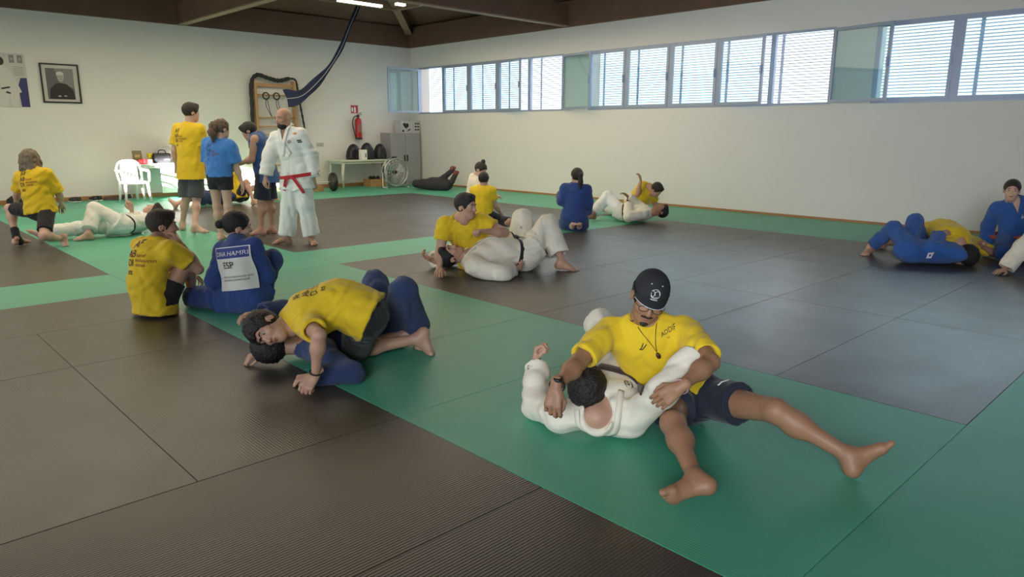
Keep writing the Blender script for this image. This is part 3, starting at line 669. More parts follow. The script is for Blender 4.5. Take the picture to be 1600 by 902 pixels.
        pts = [(pts[i-1]+pts[i]*2+pts[(i+1) % 40])/4 for i in range(40)]
        for i in range(40): pts[i][2] = max(pts[i][2], .006)
        mb = MB(); strip(mb, pts+[pts[0]], .021*sc, .005, nrm+[nrm[0]], up=u_)
        if knot:
            k = pts[0]+f_*.008; mb.box(k, (.05*sc, .03*sc, .03*sc), Matrix(np.array([x_, f_, u_]).T.tolist()), .008)
            if ends:
                for sg in (1, -1):
                    e = [k, k+(x_*sg*.05-u_*.02+f_*.02)*sc, k+(x_*sg*.10-u_*.11+f_*.015)*sc, k+(x_*sg*.14-u_*.21+f_*.0)*sc]; e = smoothpts(e, 4)
                    for t in e: t[2] = max(t[2], .01)
                    strip(mb, e, .020*sc, .004, [f_]*len(e))
        o = mb.build('belt', CL[m], s.root, world=False); o.matrix_parent_inverse = Matrix.Translation(-s.root.location); return s
    # --- hair
    def hair(s, style='short', m='dark', seed=1, vol=1.0):
        sc = s.sc; h = s.hf; R = s.HR
        V = Vol([s.H(x, y, z) for x in (-.14, .14) for y in (-.2, .12) for z in (-.28, .17)], h, .02)
        E = lambda x, r, k=.015, mode='u': V.ell(s.H(*x), np.array(r)*sc, R, k*sc, mode)
        e = .010*vol
        E((0, -.016, .034), (.079+e, .098+e, .091+e)); 
        # hairline: clear the face and the nape
        E((0, .100, -.045), (.085, .090, .105), .012, 'c'); E((0, .045, -.14), (.11, .115, .070), .012, 'c')
        for x in (-1, 1): E((x*.095, .012, -.022), (.030, .030, .050), .008, 'c')
        if style == 'short': E((0, .055, .100), (.050, .035, .025), .03)
        if style == 'wavy': V.wrinkle(.007, .03, seed)
        if style == 'messy':
            rs = np.random.RandomState(seed)
            for i in range(26):
                d = nz(rs.randn(3)*np.array([1, 1, .5])+np.array([0, -.3, .9])); p = s.J['head']+(s.hr*d[0]*.08+s.hf_*(d[1]*.095-.015)+s.hu*(d[2]*.088+.03))*sc
                dd = nz(s.hr*d[0]+s.hf_*d[1]+s.hu*d[2]+.5*rs.randn(3)); V.cone(p, p+dd*.026*sc, .016*sc, .005*sc, .014)
        if style in ('bun', 'highbun'):
            z, y = (.085, -.125) if style == 'bun' else (.145, -.03)
            if style == 'lowbun': z, y = (-.02, -.135)
            E((0, y, z), (.038, .036, .034), .012); 
        if style == 'lowbun': E((0, -.135, .015), (.036, .036, .036), .012)
        if style in ('pony', 'curlypony'):
            pts = [(0, -.10, .055), (0, -.135, .03), (0, -.14, -.07), (0, -.125, -.17)]
            rad = (.022, .032, .036, .016) if style == 'pony' else (.028, .046, .052, .02)
            for a, b, ra, rb in zip(pts, pts[1:], rad, rad[1:]): V.cone(s.H(*a), s.H(*b), ra*sc, rb*sc, .015)
        if style == 'bob':
            for x in (-1, 1): V.cone(s.H(x*.062, -.02, .02), s.H(x*.078, -.015, -.105), .052*sc, .050*sc, .03)
            V.cone(s.H(0, -.06, .04), s.H(0, -.080, -.125), .070*sc, .058*sc, .03); V.cone(s.H(-.05, -.06, -.02), s.H(-.055, -.055, -.12), .045*sc, .035*sc, .03); V.cone(s.H(.05, -.06, -.02), s.H(.055, -.055, -.12), .045*sc, .035*sc, .03)
            E((0, .110, -.050), (.058, .070, .10), .012, 'c')
        if style == 'long':
            V.cone(s.H(0, -.07, .02), s.H(0, -.085, -.16), .060*sc, .035*sc, .03)
            E((0, .110, -.050), (.060, .070, .10), .012, 'c')
        if style == 'cap': V.ell(s.H(0, 0, .115), np.array([.13, .15, .095])*sc, R, .002, 'c')
        V.wrinkle(.0035*vol if style not in ('bob', 'curlypony') else .018, .022 if style not in ('bob', 'curlypony') else .04, seed)
        s.hairo = vmesh(V, 'hair', HAIR[m], s.root); return s
def smoothpts(pts, k):
    pts = [np.asarray(p, float) for p in pts]; out = []
    for i in range(len(pts)-1):
        p0 = pts[max(i-1, 0)]; p1 = pts[i]; p2 = pts[i+1]; p3 = pts[min(i+2, len(pts)-1)]
        for j in range(k):
            t = j/k; out.append(.5*((2*p1)+(-p0+p2)*t+(2*p0-5*p1+4*p2-p3)*t*t+(-p0+3*p1-3*p2+p3)*t**3))
    out.append(pts[-1]); return out
def strip(mb, pts, hw, th, nrm, up=None):
    """a flat band along pts: half width hw, thickness th, facing nrm"""
    vs = []; fs = []; n = len(pts)
    for i in range(n):
        t = nz(pts[min(i+1, n-1)]-pts[max(i-1, 0)]); nn = ortho(t, nrm[i]); b = np.cross(t, nn)
        if up is not None: b = ortho(t, up)*-1; nn = ortho(b, nrm[i])
        p = pts[i]; vs += [p-b*hw, p+b*hw, p+b*hw+nn*th, p-b*hw+nn*th]
    for i in range(n-1):
        for j in range(4): fs.append((i*4+j, i*4+(j+1) % 4, i*4+4+(j+1) % 4, i*4+4+j))
    fs += [(3, 2, 1, 0), tuple((n-1)*4+j for j in range(4))]
    mb.add(vs, fs, False)
def bv(o):
    me = o.data; n = len(me.vertices); co = np.empty(n*3); me.vertices.foreach_get('co', co); co = co.reshape(-1, 3)
    return BVHTree.FromPolygons([Vector(c) for c in co], [tuple(p.vertices) for p in me.polygons])
def decal(o, parent, name, items, origin, ux, uy, nrm, off=.0025, smooth=None):
    """flat lettering wrapped onto the surface of o. items: (text, x, y, size, material) laid out on the ux/uy sheet"""
    bvh = bv(o); ux = nz(ux); nrm = ortho(ux, nrm); uy = np.cross(nrm, ux)
    bymat = {}; G = None
    if smooth:
        x0_, y0_, x1_, y1_ = smooth; n_ = 14; G = np.zeros((n_+1, n_+1))
        for i in range(n_+1):
            for j in range(n_+1):
                p = origin+ux*(x0_+(x1_-x0_)*i/n_)+uy*(y0_+(y1_-y0_)*j/n_); hit = bvh.ray_cast(Vector(p+nrm*.35), Vector(-nrm), .8)
                G[i, j] = (np.array(hit[0])-p) @ nrm if hit[0] is not None else np.nan
        G = np.where(np.isnan(G), np.nanmean(G), G); G0 = G.copy()
        for _ in range(6):
            Gp = np.pad(G, 1, mode='edge'); G = (Gp[:-2, 1:-1]+Gp[2:, 1:-1]+Gp[1:-1, :-2]+Gp[1:-1, 2:]+G*2)/6
            G = np.maximum(G, G0-.001)
    for it in items:
        if it[0] == 'rect':
            _, x0, y0, x1, y1, m = it[:6]; nx_ = 24; ny_ = 24; oo = it[6] if len(it) > 6 else 0
            vs = [(x0+(x1-x0)*i/nx_, y0+(y1-y0)*j/ny_, oo) for i in range(nx_+1) for j in range(ny_+1)]
            fs = [(i*(ny_+1)+j, (i+1)*(ny_+1)+j, (i+1)*(ny_+1)+j+1, i*(ny_+1)+j+1) for i in range(nx_) for j in range(ny_)]
        else:
            txt, x, y, size, m = it[:5]; rot = it[5] if len(it) > 5 else 0; oo = it[6] if len(it) > 6 else .001
            cu = bpy.data.curves.new('t', 'FONT'); cu.body = txt; cu.size = size; cu.offset = 0 if 'M' in txt else size*.004; cu.resolution_u = 3; to = bpy.data.objects.new('t', cu); COL.objects.link(to)
            dg = bpy.context.evaluated_depsgraph_get(); me = bpy.data.meshes.new_from_object(to.evaluated_get(dg))
            bm = bmesh.new(); bm.from_mesh(me); bmesh.ops.triangulate(bm, faces=bm.faces[:])
            for _ in range(0 if smooth else 2):
                ed = [e for e in bm.edges if e.calc_length() > .02]
                if ed: bmesh.ops.subdivide_edges(bm, edges=ed, cuts=1)
            bmesh.ops.triangulate(bm, faces=bm.faces[:]); bm.verts.index_update(); ca, sa = math.cos(rot), math.sin(rot)
            vs = [(x+v.co.x*ca-v.co.y*sa, y+v.co.x*sa+v.co.y*ca, oo) for v in bm.verts]; fs = [tuple(v.index for v in f.verts) for f in bm.faces]
            bm.free(); bpy.data.objects.remove(to); bpy.data.meshes.remove(me); bpy.data.curves.remove(cu)
        out = []
        for (a, b, q) in vs:
            p = origin+ux*a+uy*b
            if G is not None:
                u_ = np.clip((a-x0_)/(x1_-x0_)*n_, 0, n_-.001); v_ = np.clip((b-y0_)/(y1_-y0_)*n_, 0, n_-.001); i_, j_ = int(u_), int(v_); fu, fv = u_-i_, v_-j_
                hh = G[i_, j_]*(1-fu)*(1-fv)+G[i_+1, j_]*fu*(1-fv)+G[i_, j_+1]*(1-fu)*fv+G[i_+1, j_+1]*fu*fv
                out.append(p+nrm*(hh+off+q)); continue
            hit = bvh.ray_cast(Vector(p+nrm*.35), Vector(-nrm), .8)
            out.append(np.array(hit[0])+nrm*(off+q) if hit[0] is not None else None)
        g = bymat.setdefault(m, MB()); mp = {}; vv = []
        for i, p in enumerate(out):
            if p is not None: mp[i] = len(vv); vv.append(p)
        ff = []
        for f in fs:
            if all(i in mp for i in f):
                c = [vv[mp[i]] for i in f]
                if max(np.linalg.norm(c[i]-c[i-1]) for i in range(len(c))) < .06: ff.append(tuple(mp[i] for i in f))
        if ff: g.add(vv, ff, True)
    for m, g in bymat.items():
        if g.v:
            q = g.build(name, m, parent, world=False); q.matrix_parent_inverse = Matrix.Translation(-parent.location)
INKD = mat('shirt_print_dark', (.045, .02, .03), .8); INKR = mat('shirt_print_red', (.30, .05, .04), .8); INKW = mat('print_white', (.75, .75, .75), .7)
INKY = mat('patch_cream', (.70, .69, .62), .8); INKB = mat('patch_blue', (.05, .07, .26), .8); INKK = mat('print_black', (.012, .012, .015), .8); INKG = mat('print_grey', (.10, .10, .10), .8)
def backprint(p, s=1.0, side=0.0, up=.0, inkd=None, inkr=None):
    d = inkd or INKD; r = inkr or INKR
    ax = nz(p.J['shR']-p.J['shL']); o = p.J['neck']*.80+p.J['pelvis']*.20; nrm = -p.cfwd
    ux = np.cross(p.up, nrm); s *= p.sc
    its = [('AF', -.085*s, .02*s, .075*s, d, .18), ('AB', -.10*s, -.045*s, .070*s, d, .1), ('DI', -.10*s, -.105*s, .070*s, d, .05), ('es', -.085*s, -.16*s, .06*s, d),
           ('fund', -.005*s, -.035*s, .036*s, r), ('inclusion', -.01*s, -.068*s, .036*s, r), ('social', -.01*s, -.10*s, .034*s, r)]
    decal(p.shirt, p.root, 'shirt_print', its, o+ux*side+p.up*up, ux, p.up, nrm)
# ------------------------------------------------------------------ placing people
RH = np.array([math.cos(YAW), -math.sin(YAW), 0.0]); AH = np.array([math.sin(YAW), math.cos(YAW), 0.0]); UP = np.array([0, 0, 1.0])
def W(r, a, u=0.0): return nz(RH*r+AH*a+UP*u)
def plane(gx, gy):
    g = Z(gx, gy)
    def q(x, y, off=0.0):
        d = ray(x, y); return CP+d*(((g-CP) @ AH+off)/(d @ AH))
    return q
def girdle(J, ax, hax=None, sc=1.0, sw=.178, hw=.088):
    up = nz(J['neck']-J['pelvis']); a = ortho(up, ax); h = ortho(up, hax if hax is not None else ax)
    J.setdefault('shL', J['neck']+(a*sw-up*.045)*sc); J.setdefault('shR', J['neck']+(-a*sw-up*.045)*sc)
    J.setdefault('hipL', J['pelvis']+(h*hw-up*.02)*sc); J.setdefault('hipR', J['pelvis']+(-h*hw-up*.02)*sc)
    return J
def chk(nm, J, sc):
    D_ = lambda a, b: np.linalg.norm(np.asarray(J[a])-np.asarray(J[b]))/sc
    for a, b, l in [('neck', 'pelvis', .50), ('head', 'neck', .17), ('shL', 'shR', .36)]+[(x+q, y+q, l) for q in 'LR' for x, y, l in (('sh', 'el', .28), ('el', 'wr', .25), ('hip', 'kn', .41), ('kn', 'an', .40))]:
        v = D_(a, b)
        if v < l*.85 or v > l*1.18: print('CHK %-10s %s-%s %.2f (%.2f)' % (nm, a, b, v, l))
def px(p):
    q = RC @ (np.asarray(p)-CP); return (round(800+FPX*q[0]/q[2]), round(451-FPX*q[1]/q[2]), round(float(q[2]), 2))

def K(a, b, l1, l2, x, y, pref=None, zmin=.05):
    """middle joint (knee, elbow) between a and b with both bone lengths kept, seen as near (x, y) as it can be"""
    a = np.asarray(a); b = np.asarray(b); v = b-a; d = np.linalg.norm(v)
    if d > (l1+l2)*.999: k = d/(l1+l2)*1.001; l1 *= k; l2 *= k
    if d < abs(l1-l2)*1.01: l1 = l2 = (l1+l2)/2
    u = v/d; t = (l1*l1-l2*l2+d*d)/(2*d); r = math.sqrt(max(l1*l1-t*t, 1e-6)); c = a+u*t
    e1 = nz(np.cross(u, [.13, .27, .95])); e2 = np.cross(u, e1); best = None
    for i in range(120):
        p = c+(e1*math.cos(i*math.pi/60)+e2*math.sin(i*math.pi/60))*r; g = RC @ (p-CP)
        s_ = math.hypot(800+FPX*g[0]/g[2]-x, 451-FPX*g[1]/g[2]-y)*g[2]/FPX+max(0, zmin-p[2])*6
        if pref is not None: s_ -= .15*float((p-c) @ pref)
        if best is None or s_ < best[0]: best = (s_, p)
    return best[1]
# ---- 1  instructor with cap, in the foreground
J = {'pelvis': Z(1072, 618, .14)}
J['neck'] = D(1012, 499, 3.40)
J['belly'] = D(1035, 592, dep(J['pelvis'])*.62+dep(J['neck'])*.38); J['chest'] = D(1014, 545, dep(J['pelvis'])*.25+dep(J['neck'])*.75)
J['shL'] = L(J['neck'], 1072, 518, .185, -1); J['shR'] = L(J['neck'], 952, 518, .185, -1)
J['hipL'] = J['pelvis']+W(.9, -.3)*.10; J['hipR'] = J['pelvis']+W(-.8, -.5)*.09
J['head'] = L(J['neck'], 1014, 466, .145, -1)
J['elR'] = L(J['shR'], 904, 566, .28, -1); J['wrR'] = L(J['elR'], 868, 606, .25, -1)
J['elL'] = L(J['shL'], 1110, 566, .27, -1); J['wrL'] = L(J['elL'], 1062, 606, .25, -1)
J['anL'] = Z(1326, 712, .085); J['knL'] = L(J['hipL'], 1212, 642, .43, -1)
J['anR'] = Z(1086, 748, .09); J['knR'] = D(1052, 662, 3.12)
J['hf'] = W(-.10, -.92, -.36); J['hu'] = W(.20, -.35, .9)
J['ftL'] = W(.75, .15, .62); J['fnL'] = W(.62, -.5, -.7); J['ftR'] = W(-.95, -.15, -.12); J['fnR'] = W(.1, -1, -.25)
J['hdR'] = W(-.15, -.35, -.75); J['hnR'] = W(.25, .75, -.4); J['hcurlR'] = .55
J['hdL'] = W(-.75, .1, -.6); J['hnL'] = W(-.35, .55, -.6); J['hcurlL'] = .35
chk('cap', J, 1); CAPJ = J
print('cap', {k: px(v) for k, v in J.items() if k[:2] in ('ne', 'pe', 'sh', 'el', 'wr', 'kn', 'an', 'he')}, J['neck'][2], J['wrR'][2], J['wrL'][2], J['knR'][2])
P = cap = Person('person in black cap, glasses and yellow tee shirt sitting on the green band', J, 'brown', h=.0075, hf=.0042, fat=1.08, sc=.96)
P.body().tee('yellow', sleeve=.84, hem=.0, fatx=.014, slw=.013, wr=(.011, .085)).shorts('navy', ln=.50, w_=.040)
P.hair('cap', 'black')
# cap: crown, peak, emblem and eyelets
V = Vol([P.H(x, y, z) for x in (-.12, .12) for y in (-.13, .19) for z in (-.04, .16)], .004, .01)
R_ = P.HR
V.ell(P.H(0, -.014, .048), np.array([.083, .105, .089]), R_, 0); V.plane(P.H(0, 0, .046), -P.hu+P.hf_*-.12, .004)
V.ell(P.H(0, -.014, .044), np.array([.079, .101, .085]), R_, .002, 'c')
crown = vmesh(V, 'cap', mat('cap_cloth', (.016, .017, .021), .8, bump=(300, .4)), P.root)
pk = MB(); vs = []; fs = []; n_ = 18
for i in range(n_+1):
    a = math.radians(-68+136*i/n_)
    for j in range(5):
        t = j/4; x = math.sin(a)*(.082+.002*t); y = -.012+math.cos(a)*(.102+.050*t*math.cos(a*.75)); z = .052-.020*t-.020*(abs(math.sin(a))**2)*(1)
        for o_ in (0, .004): vs.append(P.H(x, y, z+o_))
ix = lambda i, j, o_: (i*5+j)*2+o_
for i in range(n_):
    for j in range(4):
        fs += [(ix(i, j, 0), ix(i, j+1, 0), ix(i+1, j+1, 0), ix(i+1, j, 0)), (ix(i, j, 1), ix(i+1, j, 1), ix(i+1, j+1, 1), ix(i, j+1, 1))]
    fs.append((ix(i, 4, 0), ix(i, 4, 1), ix(i+1, 4, 1), ix(i+1, 4, 0)))
pk.add(vs, fs, True); o = pk.build('cap_peak', crown.data.materials[0], P.root, world=False); o.matrix_parent_inverse = Matrix.Translation(-P.root.location)
def onto(part, mb, nm, m):
    o = mb.build(nm, m, part, world=False)
    o.matrix_parent_inverse = (Matrix.Translation(part.parent.location) @ part.matrix_parent_inverse @ Matrix.Identity(4)).inverted() if part.parent else Matrix.Identity(4); return o
e = MB(); e.tube([P.H(math.sin(math.radians(-66+132*i/24))*.0845, -.012+math.cos(math.radians(-66+132*i/24))*(.102+.052*math.cos(math.radians(-66+132*i/24)*.75)), .0345-.020*(abs(math.sin(math.radians(-66+132*i/24)))**2)) for i in range(25)], .0016, 5); onto(crown, e, 'peak_piping', INKW)
bvc = bv(crown)
def capdot(x, z):
    hit = bvc.ray_cast(Vector(P.H(x, .4, z)), Vector(-P.hf_), 1); return np.array(hit[0])+P.hf_*.0015
e = MB()
for x in (-.026, .026): e.lathe([(.0001, .002), (.003, .001), (.0035, 0)], capdot(x, .115), 8, ax=P.hf_)
def ringpts(cx, cz, rx, rz, a0=0, a1=360, n=18): return [capdot(cx+rx*math.cos(math.radians(a0+(a1-a0)*i/n)), cz+rz*math.sin(math.radians(a0+(a1-a0)*i/n))) for i in range(n+1)]
for a in ((0, .082, .022, .020, 30, 330), (-.008, .086, .011, .010, -60, 200), (.012, .083, .008, .012, 80, 380), (.004, .074, .016, .006, 180, 360)): e.tube(ringpts(*a), .0012, 5)
e.tube([capdot(x, .056+.002*math.sin(x*900)) for x in np.linspace(-.016, .016, 12)], .0018, 5); onto(crown, e, 'cap_emblem', INKW)
# glasses
g = MB()
for x in (-1, 1):
    g.tube([P.H(x*.033+.023*math.cos(t), .104, .002+.016*math.sin(t)) for t in np.linspace(0, 2*math.pi, 20, endpoint=False)], .0016, 5, closed=True)
    g.tube([P.H(x*.055, .103, .006), P.H(x*.073, .070, .006), P.H(x*.079, -.01, .004)], .0016, 5)
g.tube([P.H(-.010, .105, .006), P.H(0, .108, .009), P.H(.010, .105, .006)], .0016, 5)
o = g.build('glasses', M['black'], P.root, world=False); o.matrix_parent_inverse = Matrix.Translation(-P.root.location)
# moustache and stubble goatee
bt = Vol([P.H(x, y, z) for x in (-.05, .05) for y in (.05, .12) for z in (-.12, -.03)], .004, .01)
bt.cone(P.H(-.026, .088, -.050), P.H(0, .101, -.044), .005, .007, .004); bt.cone(P.H(.026, .088, -.050), P.H(0, .101, -.044), .005, .007, .004); bt.ell(P.H(0, .078, -.092), (.022, .020, .018), R_, .004)
bt.wrinkle(.002, .01, 3); vmesh(bt, 'beard', HAIR['dark'], P.root)
# necklace, bracelet, watch
bvs = bv(P.shirt); nk = MB(); pts = []
axx = nz(P.J['shR']-P.J['shL'])
for t in np.linspace(0, 1, 25):
    x = (t-.5)*.13*(1-abs(2*t-1)**6*.0); y = -.15*(1-abs(2*t-1))+.045
    p = P.J['neck']+axx*x*(.35+.65*abs(2*t-1))+P.up*y
    hit = bvs.ray_cast(Vector(p+P.cfwd*.35), Vector(-P.cfwd), .6); pts.append(np.array(hit[0])+P.cfwd*.004 if hit[0] is not None else p+P.cfwd*.08)
nk.tube(pts, .0017, 5); low = min(pts, key=lambda p: float(p @ P.up)); nk.lathe([(.0001, -.020), (.009, -.012), (.011, 0), (.007, .012), (.0001, .016)], low+P.cfwd*.006-P.up*.012, 10, ax=P.up)
o = nk.build('necklace', mat('dark_red_beads', (.06, .012, .01), .4), P.root, world=False); o.matrix_parent_inverse = Matrix.Translation(-P.root.location)
def band(P, q, m, nm, r=.034, w_=.012, back=.025, th=.004, face=False):
    J = P.J; a = nz(J['wr'+q]-J['el'+q]); c = J['wr'+q]-a*back; x = nz(np.cross(a, [.3, .2, .9])); y = np.cross(a, x)
    pts = [c+(x*math.cos(t)+y*math.sin(t))*r for t in np.linspace(0, 2*math.pi, 22)]; mb = MB(); strip(mb, pts, w_/2, th, [p-c for p in pts], up=a)
    o = mb.build(nm, m, P.root, smooth=True, world=False); o.matrix_parent_inverse = Matrix.Translation(-P.root.location)
    if face is not False:
        n = nz(ortho(a, face)); f = MB().lathe([(.0001, .011), (.018, .010), (.0215, .007), (.0215, -.002)], c+n*(r-.001), 20, ax=n).build('watch_face', M['black'], P.root, world=False); f.matrix_parent_inverse = Matrix.Translation(-P.root.location)
band(cap, 'R', M['rubber'], 'watch_strap', r=.031, w_=.020, back=.018, face=W(-.3, -.8, .6))
band(cap, 'L', mat('pink_bracelet', (.55, .30, .32), .5), 'bracelet', r=.0305, w_=.012, back=.012)
uxs = np.cross(cap.up, cap.cfwd)
decal(cap.shirt, cap.root, 'chest_print', [('ADDIF', .046, -.052, .025, INKD), ('u', .066, -.072, .022, INKR)], cap.J['neck']*1.0, uxs, cap.up, cap.cfwd)
decal(cap.shirt, cap.root, 'chest_logo', [('J', -.055, -.060, .040, INKK, -1.05), ('J', -.062, -.056, .040, INKK, -.75)], cap.J['neck']*1.0, uxs, cap.up, cap.cfwd)
lg = MB(); hl = bv(cap.sh); pth = []
for t in np.linspace(0, 1, 7):
    p = D(1122+17*t, 597+(6-11*t if t < .3 else 2.7-5*t), 3.0); hit = hl.ray_cast(Vector(CP), Vector(nz(p-CP)), 6)
    if hit[0] is not None: pth.append(np.array(hit[0])+np.array(hit[1])*.003)
if len(pth) > 2: lg.tube(pth, .0035, 5); o = lg.build('shorts_logo', INKW, cap.root, world=False); o.matrix_parent_inverse = Matrix.Translation(-cap.root.location)

# ---- 2  partner in white judo suit on the mat in front of him
J = {'neck': Z(932, 652, .13)}; J['pelvis'] = L(J['neck'], 990, 580, .52, 1); J['shL'] = Z(876, 652, .10); J['shR'] = Z(986, 660, .10)
ax = ortho(nz(J['neck']-J['pelvis']), W(-1, .15)); girdle(J, ax, sc=1)
J['head'] = L(J['neck'], 917, 606, .16, 1)
J['elL'] = Z(838, 634, .07); J['wrL'] = L(J['elL'], 838, 566, .25, 1)
J['elR'] = D(1036, 612, 3.12); J['wrR'] = D(1086, 553, 3.20)
J['knL'] = L(J['hipL'], 938, 507, .42, 1); J['anL'] = L(J['knL'], 975, 540, .40, 1)
J['knR'] = J['hipR']+W(.5, .75, .25)*.41; J['anR'] = J['knR']+W(.1, .8, -.25)*.4; J['anR'][2] = .09
J['hu'] = W(-.05, -.62, .75); J['hf'] = W(.08, .75, .62)
J['hdL'] = W(.12, .0, 1); J['hnL'] = W(.8, -.35, .2); J['hcurlL'] = .85
J['hdR'] = W(.6, .5, .2); J['hcurlR'] = .5
chk('B', J, 1); print('B', {k: (px(v), round(float(v[2]), 2)) for k, v in J.items() if k[:2] in ('ne', 'pe', 'sh', 'el', 'wr', 'kn', 'an', 'he', 'hi') and k not in ('hf', 'hu')})
P = lyB = Person('person in white judo suit and brown belt lying under the capped instructor, fist raised', J, 'tan', h=.008, hf=.0045, fat=1.0, face=False)
nd = dep(J['neck']); n0 = D(934, 636, nd-.03); n1 = D(933, 668, nd-.10)
P.body().trousers('gi_white').jacket('gi_white', skirt=.15, slw=.022, off=.016, wr=(.014, .11), vneck=False, carve=[(n0, n1, .068, .064)])
P.hair('wavy', 'black', 4, vol=1.4)
bj = bv(P.jk)
def onjk(x, y, lift=.006):
    d = nz(ray(x, y)); hit = bj.ray_cast(Vector(CP), Vector(d), 8)
    return (np.array(hit[0])+np.array(hit[1])*lift, np.array(hit[1])) if hit[0] is not None else (None, None)
def jkband(path, hw, nm, m, th=.006):
    pp = smoothpts([np.array([*p, 0.0]) for p in path], 6); A = []
    for p in pp:
        a, n = onjk(p[0], p[1])
        if a is not None: A.append((a, n))
    dm = np.median([dep(a) for a, n in A]); A = [(a, n) for a, n in A if abs(dep(a)-dm) < .35]
    P3 = [a for a, n in A]; N3 = [n for a, n in A]
    for _ in range(3):
        P3 = [P3[0]]+[(P3[i-1]+P3[i]*2+P3[i+1])/4 for i in range(1, len(P3)-1)]+[P3[-1]]; N3 = [N3[0]]+[nz(N3[i-1]+N3[i]*2+N3[i+1]) for i in range(1, len(N3)-1)]+[N3[-1]]
    mb = MB(); strip(mb, P3, hw, th, N3); o = mb.build(nm, m, P.root, smooth=True, world=False); o.matrix_parent_inverse = Matrix.Translation(-P.root.location)
jkband([(903, 640), (905, 665), (912, 684), (932, 691), (952, 687), (962, 668), (966, 640), (970, 612)], .014, 'collar', CL['gi_white'])
jkband([(936, 574), (950, 577), (970, 582), (986, 589), (998, 600), (1006, 612)], .020, 'belt', CL['belt_brown'])
decal(P.jk, P.root, 'chest_badge', [('(', .0, .0, .05, INKK), ('S', .012, .0, .045, INKK), (')', .035, .0, .05, INKK)], D(972, 613, dep(J['neck'])+.1), W(1, 0), UP, W(-.1, -.6, .8))
# ---- boy in yellow tee shirt on top of his partner (left of centre)
q = plane(560, 570)
J = {'pelvis': q(568, 490, -.10), 'neck': q(454, 500, -.14)}
J['chest'] = q(492, 486, -.14); J['belly'] = q(534, 474, -.10)
J['shL'] = q(484, 510, -.30); J['shR'] = q(470, 478, .03)
J['hipL'] = q(570, 506, -.18); J['hipR'] = q(580, 484, -.02)
J['head'] = L(J['neck'], 418, 514, .155, -1)
J['wrL'] = Z(493, 586, .11); J['elL'] = K(J['shL'], J['wrL'], .27, .24, 500, 535, W(0, -1))
J['elR'] = J['shR']+W(-.35, .35, -.8)*.26; J['wrR'] = J['elR']+W(-.7, -.4, -.3)*.2
J['anL'] = Z(652, 530, .10); J['knL'] = K(J['hipL'], J['anL'], .40, .40, 556, 549)
J['anR'] = Z(634, 523, .10); J['knR'] = K(J['hipR'], J['anR'], .40, .38, 570, 535)
J['hu'] = W(-.97, -.1, .12); J['hf'] = W(.12, -.90, -.38)
J['hdL'] = W(-.35, -.45, -.45); J['hnL'] = W(-.3, .3, -.8); J['hcurlL'] = .8; J['hcurlR'] = .5
J['ftL'] = W(.25, -.15, -1); J['fnL'] = W(1, .1, .2); J['ftR'] = W(.5, -.2, -.8); J['fnR'] = W(.9, .2, .5)
chk('M', J, 1)
P = boyM = Person('boy in yellow tee shirt and black shorts lying face down across a partner in blue', J, 'tan', h=.009, hf=.0055, fat=.98)
P.body().tee('yellow', sleeve=.5, hem=.07, fatx=.028, hemdir=nz(nz(J['neck']-J['pelvis'])+UP*.50+AH*.12), slw=.022).shorts('black', ln=.86, w_=.040).hair('messy', 'black', 8, vol=1.5)
band(P, 'L', M['rubber'], 'bracelet', r=.032, w_=.008, back=.015)
backprint(P, .8, up=-.02)
# ---- partner in blue underneath
J = {'neck': Z(474, 540, .12), 'pelvis': Z(600, 506, .13)}
girdle(J, W(.1, 1), sc=1); J['shR'] = Z(504, 556, .11)
J['head'] = J['neck']+W(-.96, -.12, .10)*.165
J['wrR'] = Z(488, 588, .05); J['elR'] = K(J['shR'], J['wrR'], .26, .22, 524, 588)
J['elL'] = J['shL']+W(-.3, .5, .4)*.25; J['wrL'] = J['elL']+W(-.4, -.7, .1)*.2
J['anR'] = Z(652, 518, .10); J['knR'] = K(J['hipR'], J['anR'], .41, .40, 624, 450)
J['anL'] = Z(614, 505, .10); J['knL'] = K(J['hipL'], J['anL'], .41, .41, 574, 436)
J['hu'] = W(-.96, -.12, .1); J['hf'] = W(-.1, .85, .5)
J['hdR'] = W(-.9, -.2, -.1); J['hnR'] = W(-.2, .1, -1); J['hcurlR'] = .85; J['ftR'] = W(.35, -.85, -.1); J['fnR'] = W(0, 0, -1); J['ftL'] = W(.5, -.8, 0)
chk('N', J, 1)
P = Person('person in dark blue judo suit lying on back under the boy, knees raised', J, 'tan', h=.009, hf=.006, face=False)
P.body().trousers('gi_navy', w_=.030, wide=.035).jacket('gi_navy', skirt=.1, slw=.022, off=.022).hair('messy', 'black', 2, vol=2.2)

# ---- seated boy in yellow tee shirt, seen from behind
q = plane(245, 492)
J = {'pelvis': q(243, 470, .0), 'neck': q(243, 378, .05)}
J['belly'] = q(232, 448, -.02); J['chest'] = q(234, 410, 0)
girdle(J, W(-.86, .50))
J['head'] = L(J['neck'], 254, 353, .155, 1)
J['elR'] = L(J['shR'], 310, 421, .27, 1); J['wrR'] = L(J['elR'], 281, 379, .25, 1)
J['elL'] = J['shL']+W(.3, .6, -.6)*.27; J['wrL'] = J['elL']+W(.25, .5, -.3)*.24
J['anR'] = Z(300, 462, .09); J['knR'] = K(J['hipR'], J['anR'], .40, .40, 287, 420)
J['anL'] = J['anR']+W(-.10, .12); J['knL'] = K(J['hipL'], J['anL'], .40, .40, 275, 412)
J['hu'] = W(-.05, 0, 1); J['hf'] = W(.86, .42, -.08); J['hdR'] = W(-.5, .3, .6); J['hnR'] = W(-.8, 0, -.2); J['hcurlR'] = .7
J['ftR'] = W(.9, .4, 0); J['ftL'] = W(.9, .4, 0)
chk('sit', J, 1)
P = Person('boy in yellow tee shirt sitting with his back to us, hand on his mouth', J, 'tan', h=.009, hf=.006, fat=1.02)
